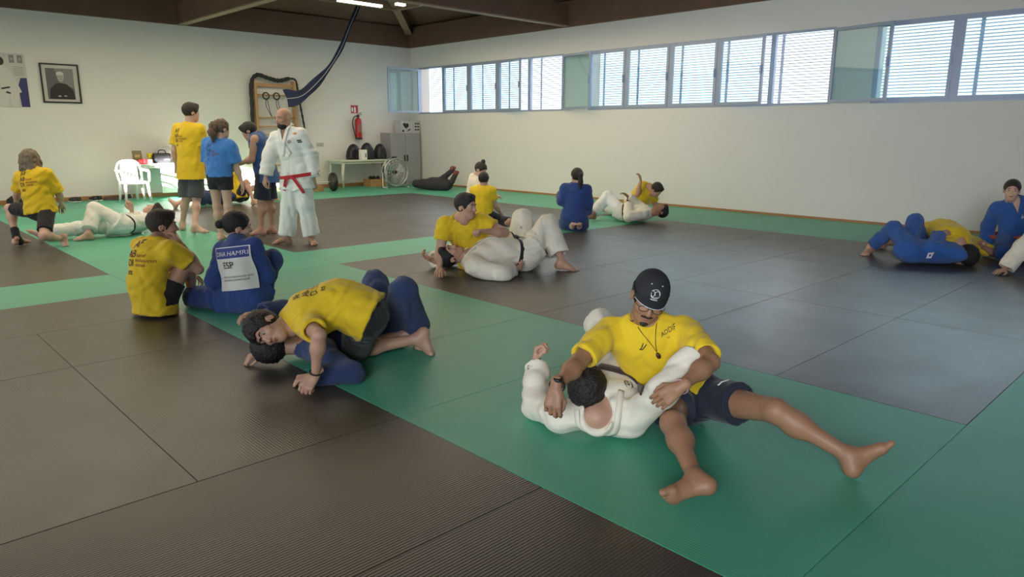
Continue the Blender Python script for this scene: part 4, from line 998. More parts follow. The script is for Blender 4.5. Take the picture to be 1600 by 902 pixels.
P.body().tee('yellow', sleeve=.6, hem=.10, fatx=.022, slw=.030, wr=(.012, .09)).shorts('black', ln=.50, w_=.022).hair('short', 'dark', 3)
backprint(P, 1.1, side=.025, up=.02)

# ---- seated girl in blue judo suit with a name patch on her back
q = plane(382, 487)
J = {'pelvis': q(384, 464, .0), 'neck': q(371, 377, .05)}
J['belly'] = q(380, 440, 0); J['chest'] = q(374, 405, .0)
girdle(J, W(-.93, .30), W(-.97, .2), sw=.150)
J['head'] = L(J['neck'], 371, 355, .155, 1)
J['elL'] = L(J['shL'], 334, 438, .26, 1); J['wrL'] = L(J['elL'], 344, 462, .22, 1)
J['elR'] = L(J['shR'], 416, 430, .26, 1); J['wrR'] = L(J['elR'], 400, 440, .22, 1)
J['knL'] = q(330, 464, .22); J['anL'] = q(372, 468, .42); J['knR'] = q(414, 430, .30); J['anR'] = q(402, 466, .44)
J['anL'][2] = .09; J['anR'][2] = .09
J['knL'] = K(J['hipL'], J['anL'], .40, .38, 328, 462); J['knR'] = K(J['hipR'], J['anR'], .40, .38, 411, 440)
J['hu'] = W(-.1, -.1, 1); J['hf'] = W(.85, .5, -.12)
chk('sitgirl', J, 1)
P = girlN = Person('person in blue judo suit with white name patch sitting with her back to us', J, 'fair', h=.009, hf=.006, fat=.98)
P.body().trousers('gi_blue', w_=.028).jacket('gi_blue', skirt=.16, slw=.018, off=.006, vneck=False, wr=(.013, .11)).hair('lowbun', 'black', 3)
nrm = -P.cfwd; o = J['neck']+W(1, 0)*.02; ux = np.cross(P.up, nrm)
decal(P.jk, P.root, 'name_patch', [('rect', -.155, -.375, .155, -.035, INKY), ('rect', -.155, -.130, .155, -.035, INKW, .004), ('rect', -.147, -.123, .147, -.042, INKB, .008),
      ('DINA HAMRI', -.134, -.103, .049, INKW, 0, .013), ('ESP', -.072, -.200, .072, INKK, 0, .006), ('INSTITUTO PORTUGUES DO', -.100, -.275, .0185, INKG, 0, .006), ('DESPORTO E JUVENTUDE', -.100, -.300, .0190, INKK, 0, .006), ('=', -.145, -.285, .03, INKG, 0, .006)], o, ux, P.up, nrm, smooth=(-.16, -.38, .16, -.03), off=.010)

# ---- pair in the middle: seated man in yellow, man in white judo suit lying
q = plane(730, 425)
J = {'pelvis': q(745, 404, .20), 'neck': q(722, 340, -.05)}
girdle(J, W(.94, .25), sc=1.05, sw=.19)
J['head'] = L(J['neck'], 728, 323, .16, -1)
J['shR'] = q(695, 350, -.08)
J['elR'] = L(J['shR'], 687, 396, .29, -1); J['wrR'] = D(687, 421, dep(J['elR'])-.03)
J['wrR'][2] = max(J['wrR'][2], .08)
J['shL'] = q(752, 346, .0); J['wrL'] = q(757, 361, -.22); J['elL'] = K(J['shL'], J['wrL'], .27, .24, 772, 358)
J['knL'] = q(790, 392, .42); J['anL'] = q(835, 398, .62); J['knR'] = q(780, 396, .30); J['anR'] = q(828, 402, .52)
for k in ('anL', 'anR'): J[k][2] = .09
J['hu'] = W(0, 0, 1); J['hf'] = W(.86, -.5, -.05); J['hdR'] = W(0, -.8, -.25); J['hnR'] = W(0, -.1, -1); J['hcurlR'] = .12; J['hcurlL'] = .8; J['hdL'] = W(-.7, -.5, .1)
chk('mid', J, 1.05)
P = Person('stout man in yellow tee shirt sitting behind the man in white, propped on one hand', J, 'tan', h=.011, hf=.007, sc=1.05, fat=1.2)
P.body().tee('yellow', sleeve=.55, hem=.05, fatx=.015, slw=.02).shorts('black').hair('short', 'black', 3)
decal(P.shirt, P.root, 'chest_logo', [('J', .03, -.15, .05, INKK, -.7)], J['neck'], np.cross(P.up, P.cfwd), P.up, P.cfwd)
J = {'neck': Z(731, 402, .17), 'pelvis': Z(811, 398, .16)}
J['belly'] = J['neck']*.42+J['pelvis']*.58+UP*.05
girdle(J, W(.1, 1), sc=1.08, sw=.19)
J['head'] = L(J['neck'], 704, 399, .165, 1)
J['shR'] = Z(740, 417, .12); J['shL'] = J['neck']+W(-.1, 1)*.20
J['wrR'] = D(797, 421, dep(J['pelvis'])-.28); J['elR'] = K(J['shR'], J['wrR'], .28, .24, 772, 436)
J['wrL'] = Z(676, 407, .09); J['elL'] = K(J['shL'], J['wrL'], .30, .26, 700, 400)
J['anR'] = Z(878, 408, .10); J['knR'] = K(J['hipR'], J['anR'], .44, .42, 852, 350)
J['anL'] = Z(838, 385, .1); J['anL'] = Z(836, 386, .1); J['knL'] = D(816, 343, dep(J['pelvis'])+.22)
J['hu'] = W(-.96, -.2, -.1); J['hf'] = W(.15, -.35, .9); J['hdR'] = W(.85, -.35, .2); J['hnR'] = W(.1, .5, .8); J['hcurlR'] = .45
J['hdL'] = W(-.8, -.2, .45); J['hnL'] = W(.3, -.3, .8); J['hcurlL'] = .45; J['ftR'] = W(.95, -.2, -.12); J['ftL'] = W(.9, .2, 0)
chk('mid2', J, 1.08)
P = Person('stout man in white judo suit and black belt lying on back, knees raised', J, 'tan', h=.011, hf=.007, sc=1.08, fat=1.22)
P.body().trousers('gi_white', w_=.035, wide=.045, end=.82, wr=(.014, .12)).jacket('gi_white', skirt=.16, slw=.045, off=.016, wr=(.014, .13)).belt('belt_black', at=.28).hair('short', 'black', 3)
P.lapel('gi_white')
# ---- 3 standing boy in yellow, from behind
q = plane(303, 361)
J = {'pelvis': q(298, 258), 'neck': q(295, 196, .02)}
girdle(J, W(-.93, .3), sc=1.06, sw=.17); J['head'] = q(299, 176, .03)
J['elL'] = q(272, 236, .05); J['wrL'] = q(276, 262, .16); J['elR'] = q(318, 236, .0); J['wrR'] = q(321, 260, .15)
J['anL'] = Z(285, 350, .09); J['anR'] = Z(305, 354, .10); J['knL'] = q(291, 311, .05); J['knR'] = q(307, 312, -.02)
J['hu'] = UP; J['hf'] = W(.72, .68, -.12); J['ftR'] = W(.9, -.1, 0); J['ftL'] = W(-.4, .9, 0)
chk('3', J, 1.06)
P = Person('tall young man standing in yellow tee shirt and grey shorts beside the table', J, 'fair', h=.013, hf=.0095, sc=1.06, fat=1.0, face=False)
P.body().tee('yellow', sleeve=.75, hem=.20, fatx=.03, slw=.03, wr=(.012, .1)).shorts('grey', ln=.92, w_=.045).hair('short', 'dark', 3); backprint(P, .95, side=-.05, up=-.02)
# ---- 4 girl in blue tee shirt
q = plane(350, 376)
J = {'pelvis': q(343, 274), 'neck': q(342, 220, .0)}
girdle(J, W(-.95, .2), sc=.96, sw=.165); J['head'] = q(347, 202, .0)
J['elL'] = q(325, 258, .08); J['wrL'] = q(334, 280, .2); J['elR'] = q(369, 259, .02); J['wrR'] = q(378, 287, .04)
J['anL'] = q(345, 367, .05); J['anR'] = q(361, 367, -.02); J['knL'] = q(339, 323, .03); J['knR'] = q(356, 323, -.02)
J['hu'] = UP; J['hf'] = W(.55, .8, -.15); J['ftR'] = W(.2, .9, 0); J['ftL'] = W(0, 1, 0)
chk('4', J, .96)
P = Person('girl with curly ponytail standing in blue tee shirt and black shorts', J, 'fair', h=.013, hf=.0095, sc=.96, face=False)
P.body().tee('blue_tee', sleeve=.85, hem=.02, fatx=.03, slw=.04, wr=(.014, .08)).shorts('black', ln=.42, w_=.03).hair('curlypony', 'brown', 3); backprint(P, .9, side=-.02, up=-.02, inkd=CL['gi_blue'])
# ---- 5 man in blue tank top, side view
q = plane(414, 367)
J = {'pelvis': q(414, 262), 'neck': q(402, 212, .0)}
girdle(J, W(.1, -1), sc=1.0); J['head'] = q(389, 206, -.02)
J['wrL'] = q(376, 254, -.05); J['elL'] = K(J['shL'], J['wrL'], .28, .26, 394, 248); J['wrR'] = q(374, 257, .12); J['elR'] = K(J['shR'], J['wrR'], .28, .26, 394, 250)
J['anL'] = q(408, 358, -.08); J['anR'] = q(425, 356, .12); J['knL'] = q(409, 314, -.09); J['knR'] = q(421, 313, .1)
J['hu'] = W(-.35, 0, .9); J['hf'] = W(-.85, -.15, -.55); J['ftL'] = W(-1, -.2, 0); J['ftR'] = W(-.9, -.1, 0); J['hdL'] = W(-1, 0, -.1)
chk('5', J, 1)
P = Person('man in sleeveless blue top and navy shorts looking down, standing behind the bald man', J, 'tan', h=.013, hf=.0095, fat=1.1, face=False)
P.body().tee('tank', hem=.24, fatx=.02, sleeveless=True, name='tank_top').shorts('navy', ln=.95, w_=.045).hair('short', 'black', 3)
# ---- 6 bald coach
q = plane(468, 381)
J = {'pelvis': q(463, 266), 'neck': q(449, 202, -.02)}
girdle(J, W(.93, -.30), sc=1.03, sw=.185); J['shL'] -= UP*.03; J['shR'] -= UP*.03; J['head'] = q(443, 185, -.06)
J['elR'] = q(421, 243, -.02); J['wrR'] = q(415, 277, -.08); J['elL'] = q(486, 241, -.02); J['wrL'] = q(490, 281, -.05)
J['anR'] = q(448, 370, -.02); J['anL'] = q(487, 371, -.02); J['knR'] = q(452, 320, -.03); J['knL'] = q(477, 319, -.05)
J['hu'] = W(-.1, -.1, 1); J['hf'] = W(-.55, -.80, -.15); J['ftR'] = W(-.95, -.4, 0); J['ftL'] = W(.45, -.9, 0); J['hcurlR'] = .5; J['hcurlL'] = .5
chk('6', J, 1.03)
P = bald = Person('bald bearded man standing in white judo suit with red belt', J, 'tan', h=.012, hf=.007, sc=1.03, fat=1.10)
P.body().trousers('gi_cool', w_=.040, wide=.045, end=.94, wr=(.013, .11)).jacket('gi_cool', skirt=.22, slw=.038, off=.012, slv=.90, wr=(.014, .12)).belt('belt_red', at=-.35)
P.lapel('gi_cool'); R_ = P.HR
bt = Vol([P.H(x, y, z) for x in (-.07, .07) for y in (-.02, .12) for z in (-.13, 0)], .007, .01)
bt.ell(P.H(0, .040, -.080), np.array([.058, .058, .045])*1.03, R_, .01); bt.ell(P.H(0, .085, -.052), (.030, .018, .010), R_, .01); bt.ell(P.H(0, .06, -.005), (.09, .06, .045), R_, .008, 'c'); vmesh(bt, 'beard', HAIR['black'], P.root)
ux = np.cross(P.up, P.cfwd)
decal(P.jk, P.root, 'chest_badge', [('O', .055, -.17, .055, INKR), ('o', .063, -.162, .04, INKG)], J['neck'], ux, P.up, P.cfwd)
decal(P.jk, P.root, 'shoulder_mark', [('rect', .13, -.075, .175, -.055, mat('orange_patch', (.8, .25, .05), .7)), ('rect', .16, -.16, .21, -.145, INKK), ('rect', .165, -.18, .215, -.165, INKK)], J['neck'], ux, P.up, P.cfwd)
# ---- woman kneeling at the left
q = plane(60, 385)
J = {'pelvis': q(63, 326, .0), 'neck': q(52, 268, .03)}
girdle(J, W(-.98, .1), sc=.98, sw=.165); J['head'] = q(46, 250, .06)
J['elL'] = q(27, 302, .08); J['wrL'] = q(25, 318, .28); J['elR'] = q(93, 305, .12); J['wrR'] = q(96, 320, .3)
J['anL'] = Z(26, 372, .10); J['knL'] = K(J['hipL'], J['anL'], .41, .39, 14, 333)
J['anR'] = Z(99, 374, .08); J['knR'] = K(J['hipR'], J['anR'], .41, .36, 70, 376)
J['hu'] = W(-.05, 0, 1); J['hf'] = W(-.70, .70, -.1); J['ftL'] = W(.2, .9, 0); J['ftR'] = W(.15, -.25, -1); J['fnR'] = W(.7, -.7, 0)
chk('1', J, .98)
P = Person('woman with grey-blond hair kneeling in yellow tee shirt and black shorts', J, 'fair', h=.011, hf=.0085, sc=.98, fat=1.05, face=False)
P.body().tee('yellow', sleeve=.85, hem=.06, fatx=.03, slw=.03, wr=(.013, .09)).shorts('black', ln=.80, w_=.022).hair('bob', 'grey', 3, vol=1.4); backprint(P, 1.05, side=-.0, up=.02)
m_ = Vol([J['knL'], J['anL']], .011, .2); m_.cone(J['anL']*.72+J['knL']*.28, J['anL'], .048, .044, .01); m_.cone(J['anL'], J['anL']+W(.15, .2, -.4)*.06, .044, .046, .02); m_.floor(); vmesh(m_, 'ankle_brace', CL['black'], P.root)
k_ = MB().lathe([(.0001, -.03), (.02, -.022), (.03, 0), (.02, .022), (.0001, .03)], J['anL']+W(.6, -.85, -.05)*.045, 12).build('brace_pad', mat('pink_pad', (.55, .25, .22), .5), P.root, world=False); k_.matrix_parent_inverse = Matrix.Translation(-P.root.location)
# ---- person in white suit lying behind the seated boy
J = {'pelvis': Z(188, 352, .15), 'neck': Z(231, 344, .16)}
girdle(J, W(0, -1))
J['head'] = L(J['neck'], 240, 330, .165, 1)
J['anL'] = Z(138, 365, .09); J['knL'] = K(J['hipL'], J['anL'], .41, .40, 148, 326)
J['anR'] = Z(62, 366, .10)
J['knR'] = K(J['hipR'], J['anR'], .42, .42, 127, 350); J['anR'] = J['knR']+nz(J['anR']-J['knR'])*.40
J['wrL'] = J['pelvis']*.55+J['neck']*.45+UP*.17; J['elL'] = K(J['shL'], J['wrL'], .27, .25, 208, 356, -UP); J['wrR'] = J['wrL']+W(-.3, .6, 0)*.06; J['elR'] = K(J['shR'], J['wrR'], .27, .25, 210, 345, -UP*3)
J['hu'] = W(.85, .3, .25); J['hf'] = W(-.35, -.25, .9); J['ftL'] = W(-.75, -.6, 0); J['ftR'] = W(-.75, 0, .6)
chk('2', J, 1)
P = Person('person in white judo suit lying on back between kneeling woman and seated boy', J, 'fair', h=.012, hf=.0085, face=False)
P.body().trousers('gi_cool', w_=.035, wide=.035, end=.85, wr=(.012, .1)).jacket('gi_cool', skirt=.12, slw=.03, off=.02, slv=.85, vneck=False, wr=(.012, .1)).belt('belt_black', at=.25, knot=False).hair('short', 'dark', 3)
# ---- two people on the floor behind the standing group
J = {'pelvis': Z(330, 308, .14), 'neck': Z(366, 306, .15)}
girdle(J, W(0, -1)); J['head'] = J['neck']+W(1, .1, .1)*.16
J['anL'] = Z(276, 319, .08); J['knL'] = K(J['hipL'], J['anL'], .41, .40, 300, 308); J['anR'] = J['anL']+W(.02, .25, 0); J['knR'] = K(J['hipR'], J['anR'], .41, .40, 305, 306)
J['elL'] = J['shL']+W(-.8, -.4, -.2)*.27; J['wrL'] = J['elL']+W(-.9, .1, .1)*.24; J['elR'] = J['shR']+W(-.8, .4, -.2)*.27; J['wrR'] = J['elR']+W(-.9, 0, .1)*.24
for k in ('elL', 'wrL', 'elR', 'wrR'): J[k][2] = max(J[k][2], .07)
J['hu'] = W(1, .1, 0); J['hf'] = UP; J['ftL'] = W(-.5, -.1, .9); J['fnL'] = W(-1, 0, -.3); J['ftR'] = W(-.3, .1, .9); J['fnR'] = W(-1, 0, -.3)
chk('7', J, 1)
P = Person('person in navy lying on the mat behind the standing group, bare foot showing', J, 'fair', h=.016, hf=.012, face=False)
P.body().trousers('gi_navy', end=.45).jacket('gi_navy').hair('short', 'dark', 3)
q = plane(378, 318)
J = {'pelvis': q(374, 304, .0), 'neck': q(366, 271, .1)}
girdle(J, W(-.6, .8), sw=.16); J['head'] = J['neck']+W(-.2, .35, .9)*.155
J['anR'] = Z(397, 314, .09); J['knR'] = K(J['hipR'], J['anR'], .40, .40, 384, 277); J['anL'] = J['anR']+W(-.0, .25); J['knL'] = K(J['hipL'], J['anL'], .4, .4, 380, 276)
J['wrR'] = q(382, 288, -.1); J['elR'] = K(J['shR'], J['wrR'], .27, .25, 372, 292); J['wrL'] = q(384, 286, .3); J['elL'] = K(J['shL'], J['wrL'], .27, .25, 372, 290)
J['hu'] = UP; J['hf'] = W(.3, .9, -.3); J['ftR'] = W(1, -.1, 0); J['ftL'] = W(1, .1, 0)
chk('7b', J, 1)
P = Person('person in yellow tee shirt sitting on the floor behind the girl in blue tee shirt', J, 'tan', h=.015, hf=.011, face=False)
P.body().tee('yellow', hem=.1, fatx=.02).shorts('black', ln=.6).hair('short', 'dark', 3)

# ---- far pair: woman in white with bun, child in yellow
q = plane(745, 347)
J = {'pelvis': q(738, 324, .05), 'neck': q(744, 276, 0)}
girdle(J, W(.3, -.95), sc=.97, sw=.165); J['head'] = q(751, 266, -.04)
J['wrR'] = q(772, 305, .1); J['elR'] = K(J['shR'], J['wrR'], .27, .25, 755, 308); J['wrL'] = q(765, 312, -.1); J['elL'] = K(J['shL'], J['wrL'], .27, .25, 745, 308)
J['knL'] = q(764, 342, -.2); J['knR'] = q(768, 338, .15); J['anL'] = q(728, 341, -.1); J['anR'] = q(730, 338, .15)
J['hu'] = W(.25, 0, .95); J['hf'] = W(.75, -.45, -.45)
for k in ('knL', 'knR'): J[k][2] = .07
for k in ('anL', 'anR'): J[k][2] = .08
chk('14', J, .97)
P = Person('woman with hair in a high bun and white judo suit kneeling by the far wall', J, 'fair', h=.013, hf=.0095, sc=.97, face=False)
P.body().trousers('gi_white').jacket('gi_white', skirt=.12, vneck=False).hair('highbun', 'dark', 3)
decal(P.jk, P.root, 'sleeve_patch', [('rect', -.05, -.20, .02, -.10, INKB), ('rect', -.045, -.155, .01, -.14, INKR, .002)], P.J['shL']+UP*.0, W(1, 0), UP, W(0, -1))
q = plane(760, 351)
J = {'pelvis': q(756, 335, .0), 'neck': q(754, 293, .0)}
girdle(J, W(-.9, .35), sc=.92, sw=.16); J['head'] = q(756, 281, .0)
J['wrR'] = q(784, 336, .15); J['elR'] = K(J['shR'], J['wrR'], .26, .24, 774, 319); J['wrL'] = q(752, 322, .35); J['elL'] = K(J['shL'], J['wrL'], .26, .24, 742, 318)
J['knL'] = q(765, 345, .3); J['knR'] = q(780, 347, .1); J['anL'] = q(746, 345, .0); J['anR'] = q(796, 349, -.15)
for k in ('knL', 'knR'): J[k][2] = .07
for k in ('anL', 'anR'): J[k][2] = .08
J['hu'] = UP; J['hf'] = W(.25, .95, -.15); J['ftR'] = W(.9, -.1, -.3)
chk('15', J, .92)
P = Person('youth in yellow tee shirt and black leggings kneeling before the woman with bun', J, 'tan', h=.013, hf=.0095, sc=.92, face=False)
P.body().tee('yellow', hem=.06, fatx=.022, sleeve=.6).trousers('black', w_=.02, wide=.008, name='leggings', end=.97, wr=None).hair('short', 'black', 3)
# ---- girl in blue suit kneeling from behind
q = plane(897, 361)
J = {'pelvis': q(897, 336, .0), 'neck': q(900, 290, .0)}
girdle(J, W(-.97, .2), sc=.97, sw=.165); J['head'] = q(901, 276, .0)
J['elL'] = q(878, 314, .02); J['wrL'] = q(876, 303, .2); J['elR'] = q(919, 316, .02); J['wrR'] = q(917, 334, .12)
J['knL'] = q(888, 352, .35); J['knR'] = q(906, 352, .35); J['anL'] = q(894, 357, -.05); J['anR'] = q(905, 357, -.05)
for k in ('knL', 'knR'): J[k][2] = .07
for k in ('anL', 'anR'): J[k][2] = .07
J['hu'] = UP; J['hf'] = W(-.35, .93, .0); J['ftL'] = W(.1, -1, -.1); J['fnL'] = UP; J['ftR'] = W(-.1, -1, -.1); J['fnR'] = UP
chk('16', J, .97)
P = Person('girl with ponytail in blue judo suit kneeling with her back to us', J, 'fair', h=.013, hf=.0095, sc=.97, face=False)
P.body().trousers('gi_blue').jacket('gi_blue', skirt=.30, slw=.03, off=.022, vneck=False, flare=.05).belt('gi_blue', at=.30, knot=False).hair('pony', 'dark', 3)
# ---- far pair at the green border
J = {'pelvis': Z(976, 332, .14), 'neck': Z(1014, 333, .15)}
girdle(J, W(.15, -1)); J['head'] = L(J['neck'], 1035, 329, .165, 1)
J['anL'] = Z(926, 335, .10); J['knL'] = K(J['hipL'], J['anL'], .42, .41, 952, 306); J['anR'] = J['anL']+W(.1, .25); J['knR'] = K(J['hipR'], J['anR'], .41, .4, 960, 304)
J['wrL'] = J['pelvis']+W(.2, -.6, .9)*.17; J['elL'] = J['shL']+W(-.75, -.3, -.1)*.27; J['elR'] = J['shR']+W(-.5, .5, .3)*.27; J['wrR'] = J['elR']+W(-.5, -.3, .4)*.25
J['hu'] = W(.95, .1, .15); J['hf'] = W(-.15, -.3, .95); J['ftL'] = W(-.9, -.3, 0)
chk('17', J, 1)
P = Person('man in white judo suit lying on back at the far green border', J, 'brown', h=.013, hf=.0095, face=False)
P.body().trousers('gi_cool', w_=.035, wide=.035).jacket('gi_white', skirt=.1, slw=.035, off=.024, vneck=False).belt('belt_black', at=.25, knot=False).hair('short', 'black', 3)
q = plane(1005, 343)
J = {'pelvis': q(988, 322, .45), 'neck': q(1014, 292, .12)}
girdle(J, W(.75, .3, -.5), sw=.165); J['head'] = q(1026, 297, .0)
J['shL'] = q(1020, 302, .12); J['shR'] = q(1004, 289, .15)
J['wrL'] = q(1022, 328, .05); J['elL'] = K(J['shL'], J['wrL'], .27, .25, 1024, 318); J['wrR'] = q(1001, 282, -.02); J['elR'] = K(J['shR'], J['wrR'], .26, .24, 996, 305)
J['knL'] = J['pelvis']+W(.4, -.2, -.5)*.3; J['knR'] = J['pelvis']+W(-.3, -.2, -.5)*.3; J['knL'][2] = J['knR'][2] = .08
J['anL'] = J['knL']+W(-.4, .9)*.38; J['anR'] = J['knR']+W(-.4, .9)*.38
J['hu'] = W(.5, -.65, .5); J['hf'] = W(.4, -.5, -.75); J['hdR'] = W(-.15, 0, 1); J['hcurlR'] = .5
chk('18', J, 1)
P = Person('boy in yellow tee shirt leaning over the man at the far border', J, 'tan', h=.013, hf=.0095, sc=.97, face=False)
P.body().tee('yellow', sleeve=.6, hem=.05, fatx=.022).shorts('black').hair('short', 'black', 3); backprint(P, .9)

# ---- pair at the right: person in bright blue lying, person in yellow on top
J = {'pelvis': Z(1424, 392, .14), 'neck': Z(1480, 394, .14)}
J['neck'] = J['pelvis']+nz(J['neck']-J['pelvis'])*.47
girdle(J, W(.1, -1)); J['head'] = J['neck']+W(.55, .8, -.05)*.165
J['anL'] = Z(1360, 386, .09); J['knL'] = K(J['hipL'], J['anL'], .42, .41, 1396, 352); J['anR'] = D(1444, 376, dep(J['pelvis'])+.5); J['anR'][2] = .09; J['knR'] = D(1430, 346, dep(J['pelvis'])+.28)
J['wrL'] = D(1468, 366, dep(J['pelvis'])-.05); J['elL'] = K(J['shL'], J['wrL'], .27, .25, 1445, 380); J['elR'] = J['shR']+W(.4, .7, -.1)*.26; J['wrR'] = J['elR']+W(.5, .4, 0)*.22
J['hu'] = W(.6, .8, 0); J['hf'] = W(0, .3, 1); J['ftL'] = W(-.75, -.65, -.1); J['hdL'] = W(.9, .1, .2); J['hnL'] = W(.2, .8, -.5); J['hcurlL'] = .2
chk('19', J, 1)
P = Person('person in bright blue judo suit lying on back at the right, knees up', J, 'tan', h=.011, hf=.008, face=False)
P.body().trousers('gi_bright', w_=.03, wide=.02, end=.85).jacket('gi_bright', skirt=.15, slw=.03, off=.022, vneck=False).hair('short', 'dark', 3)
decal(P.jk, P.root, 'jacket_label', [('rect', -.026, -.026, .022, .026, INKW, .003), ('rect', -.010, -.010, .008, .010, INKB, .006)], D(1458, 398, dep(J['pelvis'])-.25), W(1, 0), UP, W(0, -1, .35))
q = plane(1475, 405)
J = {'pelvis': q(1466, 368, .35), 'neck': q(1500, 381, -.28)}
J['belly'] = q(1474, 361, .1); J['chest'] = q(1488, 369, -.14)
J['shL'] = q(1479, 382, -.32); J['shR'] = q(1522, 380, .12); J['hipL'] = q(1456, 372, .38); J['hipR'] = q(1478, 374, .40); J['head'] = q(1508, 401, -.38)
J['wrR'] = q(1536, 385, -.0); J['elR'] = K(J['shR'], J['wrR'], .26, .24, 1530, 392); J['elL'] = q(1488, 402, -.44); J['wrL'] = q(1502, 408, -.2)
J['knL'] = q(1450, 385, .5); J['knR'] = q(1480, 385, .5); J['anL'] = q(1380, 372, .75); J['anR'] = q(1400, 374, .8)
for k in ('knL', 'knR', 'anL', 'anR'): J[k][2] = .08
for k in ('wrL', 'elL', 'wrR'): J[k][2] = max(J[k][2], .08)
J['hu'] = W(.3, -.85, -.1); J['hf'] = W(0, -.1, -1); J['hdR'] = W(-.3, -.3, .5); J['hcurlR'] = .85; J['ftL'] = W(-.8, .1, .3)
chk('20', J, 1)
P = Person('person in yellow tee shirt bent over the person in bright blue, head down', J, 'tan', h=.011, hf=.008, face=False, fat=1.05)
P.body().tee('yellow', sleeve=.75, hem=.16, fatx=.026, wr=(.013, .09)).shorts('black').hair('messy', 'black', 3, vol=2.5); backprint(P, .9)
# ---- woman in bright blue kneeling at the right edge
q = plane(1584, 402)
J = {'pelvis': q(1588, 368, .0), 'neck': q(1585, 314, -.02)}
girdle(J, W(.90, -.35), sc=1.0, sw=.175); J['head'] = q(1581, 298, -.05)
J['wrR'] = Z(1540, 388, .08); J['elR'] = K(J['shR'], J['wrR'], .29, .27, 1544, 352); J['elL'] = q(1620, 350, -.1); J['wrL'] = q(1612, 378, -.2)
J['knR'] = q(1568, 392, -.30); J['knL'] = q(1606, 396, -.35); J['anR'] = q(1580, 396, .1); J['anL'] = q(1602, 396, .1)
for k in ('knR', 'knL'): J[k][2] = .10
for k in ('anL', 'anR'): J[k][2] = .08
J['hu'] = UP; J['hf'] = W(-.55, -.82, -.03); J['hdR'] = W(-.3, -.7, -.4); J['hnR'] = W(0, 0, -1); J['hcurlR'] = .2
chk('21', J, 1)
P = Person('smiling woman in bright blue judo suit with orange belt kneeling at the right edge', J, 'fair', h=.011, hf=.0065)
P.body().trousers('gi_bright').jacket('gi_bright', skirt=.15, slw=.03, off=.016).belt('belt_orange', at=.12, ends=False).hair('pony', 'dark', 3, vol=.8); P.lapel('gi_bright')
decal(P.jk, P.root, 'chest_badge', [('S', .025, -.185, .06, INKW), ('c', .05, -.18, .04, INKW)], J['neck'], np.cross(P.up, P.cfwd), P.up, P.cfwd)
# ---- white sleeve and hand of somebody cut off by the frame
q = plane(1600, 432)
J = {'wrR': Z(1570, 421, .05)}
J['shR'] = q(1632, 350, .1); J['elR'] = K(J['shR'], J['wrR'], .29, .27, 1592, 392)
J['neck'] = J['shR']+W(.98, .1, .1)*.18; J['shL'] = J['neck']+W(.98, .1, -.15)*.18; J['pelvis'] = J['neck']+W(.15, .3, -1)*.48; J['pelvis'][2] = .15
girdle(J, W(1, .1)); J['head'] = J['neck']+W(-.05, 0, 1)*.16; J['elL'] = J['shL']+W(.3, 0, -1)*.27; J['wrL'] = J['elL']+W(-.3, -.6, -.3)*.24
J['knR'] = J['hipR']+W(-.2, -.8, .45)*.4; J['anR'] = J['knR']+W(0, -.3, -.8)*.38; J['knL'] = J['hipL']+W(.3, -.8, .4)*.4; J['anL'] = J['knL']+W(0, -.3, -.8)*.38
for k in ('anR', 'anL'): J[k][2] = .09
J['hu'] = UP; J['hf'] = W(-.6, -.5, -.2); J['hdR'] = W(-.85, -.35, -.12); J['hnR'] = W(0, 0, -1); J['hcurlR'] = .12
chk('22', J, 1)
P = Person('person in white judo suit cut off by the right edge, hand on the mat', J, 'tan', h=.011, hf=.0065, face=False)
P.body().trousers('gi_white').jacket('gi_white', slw=.04).belt('belt_black').hair('short', 'dark', 3)
# ------------------------------------------------------------------ things along the walls
def flat(parent, nm, polys, y, m, d=.001):
    """thin printed shape on the back wall: outlines in (x, z)"""
    mb = MB()
    for pl_ in polys:
        n = len(pl_); vs = [(x, y, z) for x, z in pl_]+[(x, y+d, z) for x, z in pl_]
        mb.add(vs, [tuple(range(n)), tuple(range(2*n-1, n-1, -1))]+[(i, i+n, (i+1) % n+n, (i+1) % n) for i in range(n)])
    return mb.build(nm, m, parent)
def ovl(cx, cz, rx, rz, n=20, a0=0, a1=360): return [(cx+rx*math.cos(math.radians(a0+(a1-a0)*i/n)), cz+rz*math.sin(math.radians(a0+(a1-a0)*i/n))) for i in range(n if a1-a0 == 360 else n+1)]
PK = {k: mat('photo_'+k, c, .35) for k, c in {'pale': (.55, .54, .50), 'white': (.62, .60, .55), 'blue': (.035, .035, .14), 'black': (.02, .02, .02), 'skin': (.25, .15, .10), 'grey': (.12, .12, .12), 'mid': (.22, .22, .21), 'light': (.40, .39, .37)}.items()}
# poster of a judoka
yw = WY-.002
po = empty('poster', (2.75, WY, 2.3), 'poster of a judoka in white suit on the wall, cut by the left edge', 'poster')
MB().span((2.15, WY-.009, 1.82), (3.09, WY-.002, 2.80)).build('sheet', PK['pale'], po)
y = WY-.010
flat(po, 'blue_field', [[(2.95, 1.83), (3.085, 1.83), (3.085, 2.36), (2.985, 2.36), (2.93, 2.2)]], y, PK['blue'])
flat(po, 'figure', [[(2.60, 1.83), (2.66, 2.25), (2.60, 2.45), (2.66, 2.58), (2.78, 2.56), (2.84, 2.45), (2.92, 2.28), (2.98, 2.1), (2.93, 2.08), (2.91, 1.83), (2.80, 1.83), (2.78, 2.1), (2.74, 1.83)], [(2.3, 1.83), (2.34, 2.4), (2.45, 2.5), (2.55, 2.3), (2.56, 1.83)]], y-.001, PK['white'])
flat(po, 'figure_head', [ovl(2.70, 2.65, .055, .075)], y-.001, PK['black']); flat(po, 'belt', [[(2.66, 2.17), (2.80, 2.20), (2.80, 2.17), (2.66, 2.14)], [(2.74, 2.11), (2.80, 2.09), (2.80, 2.06), (2.72, 2.08)]], y-.002, PK['black'])
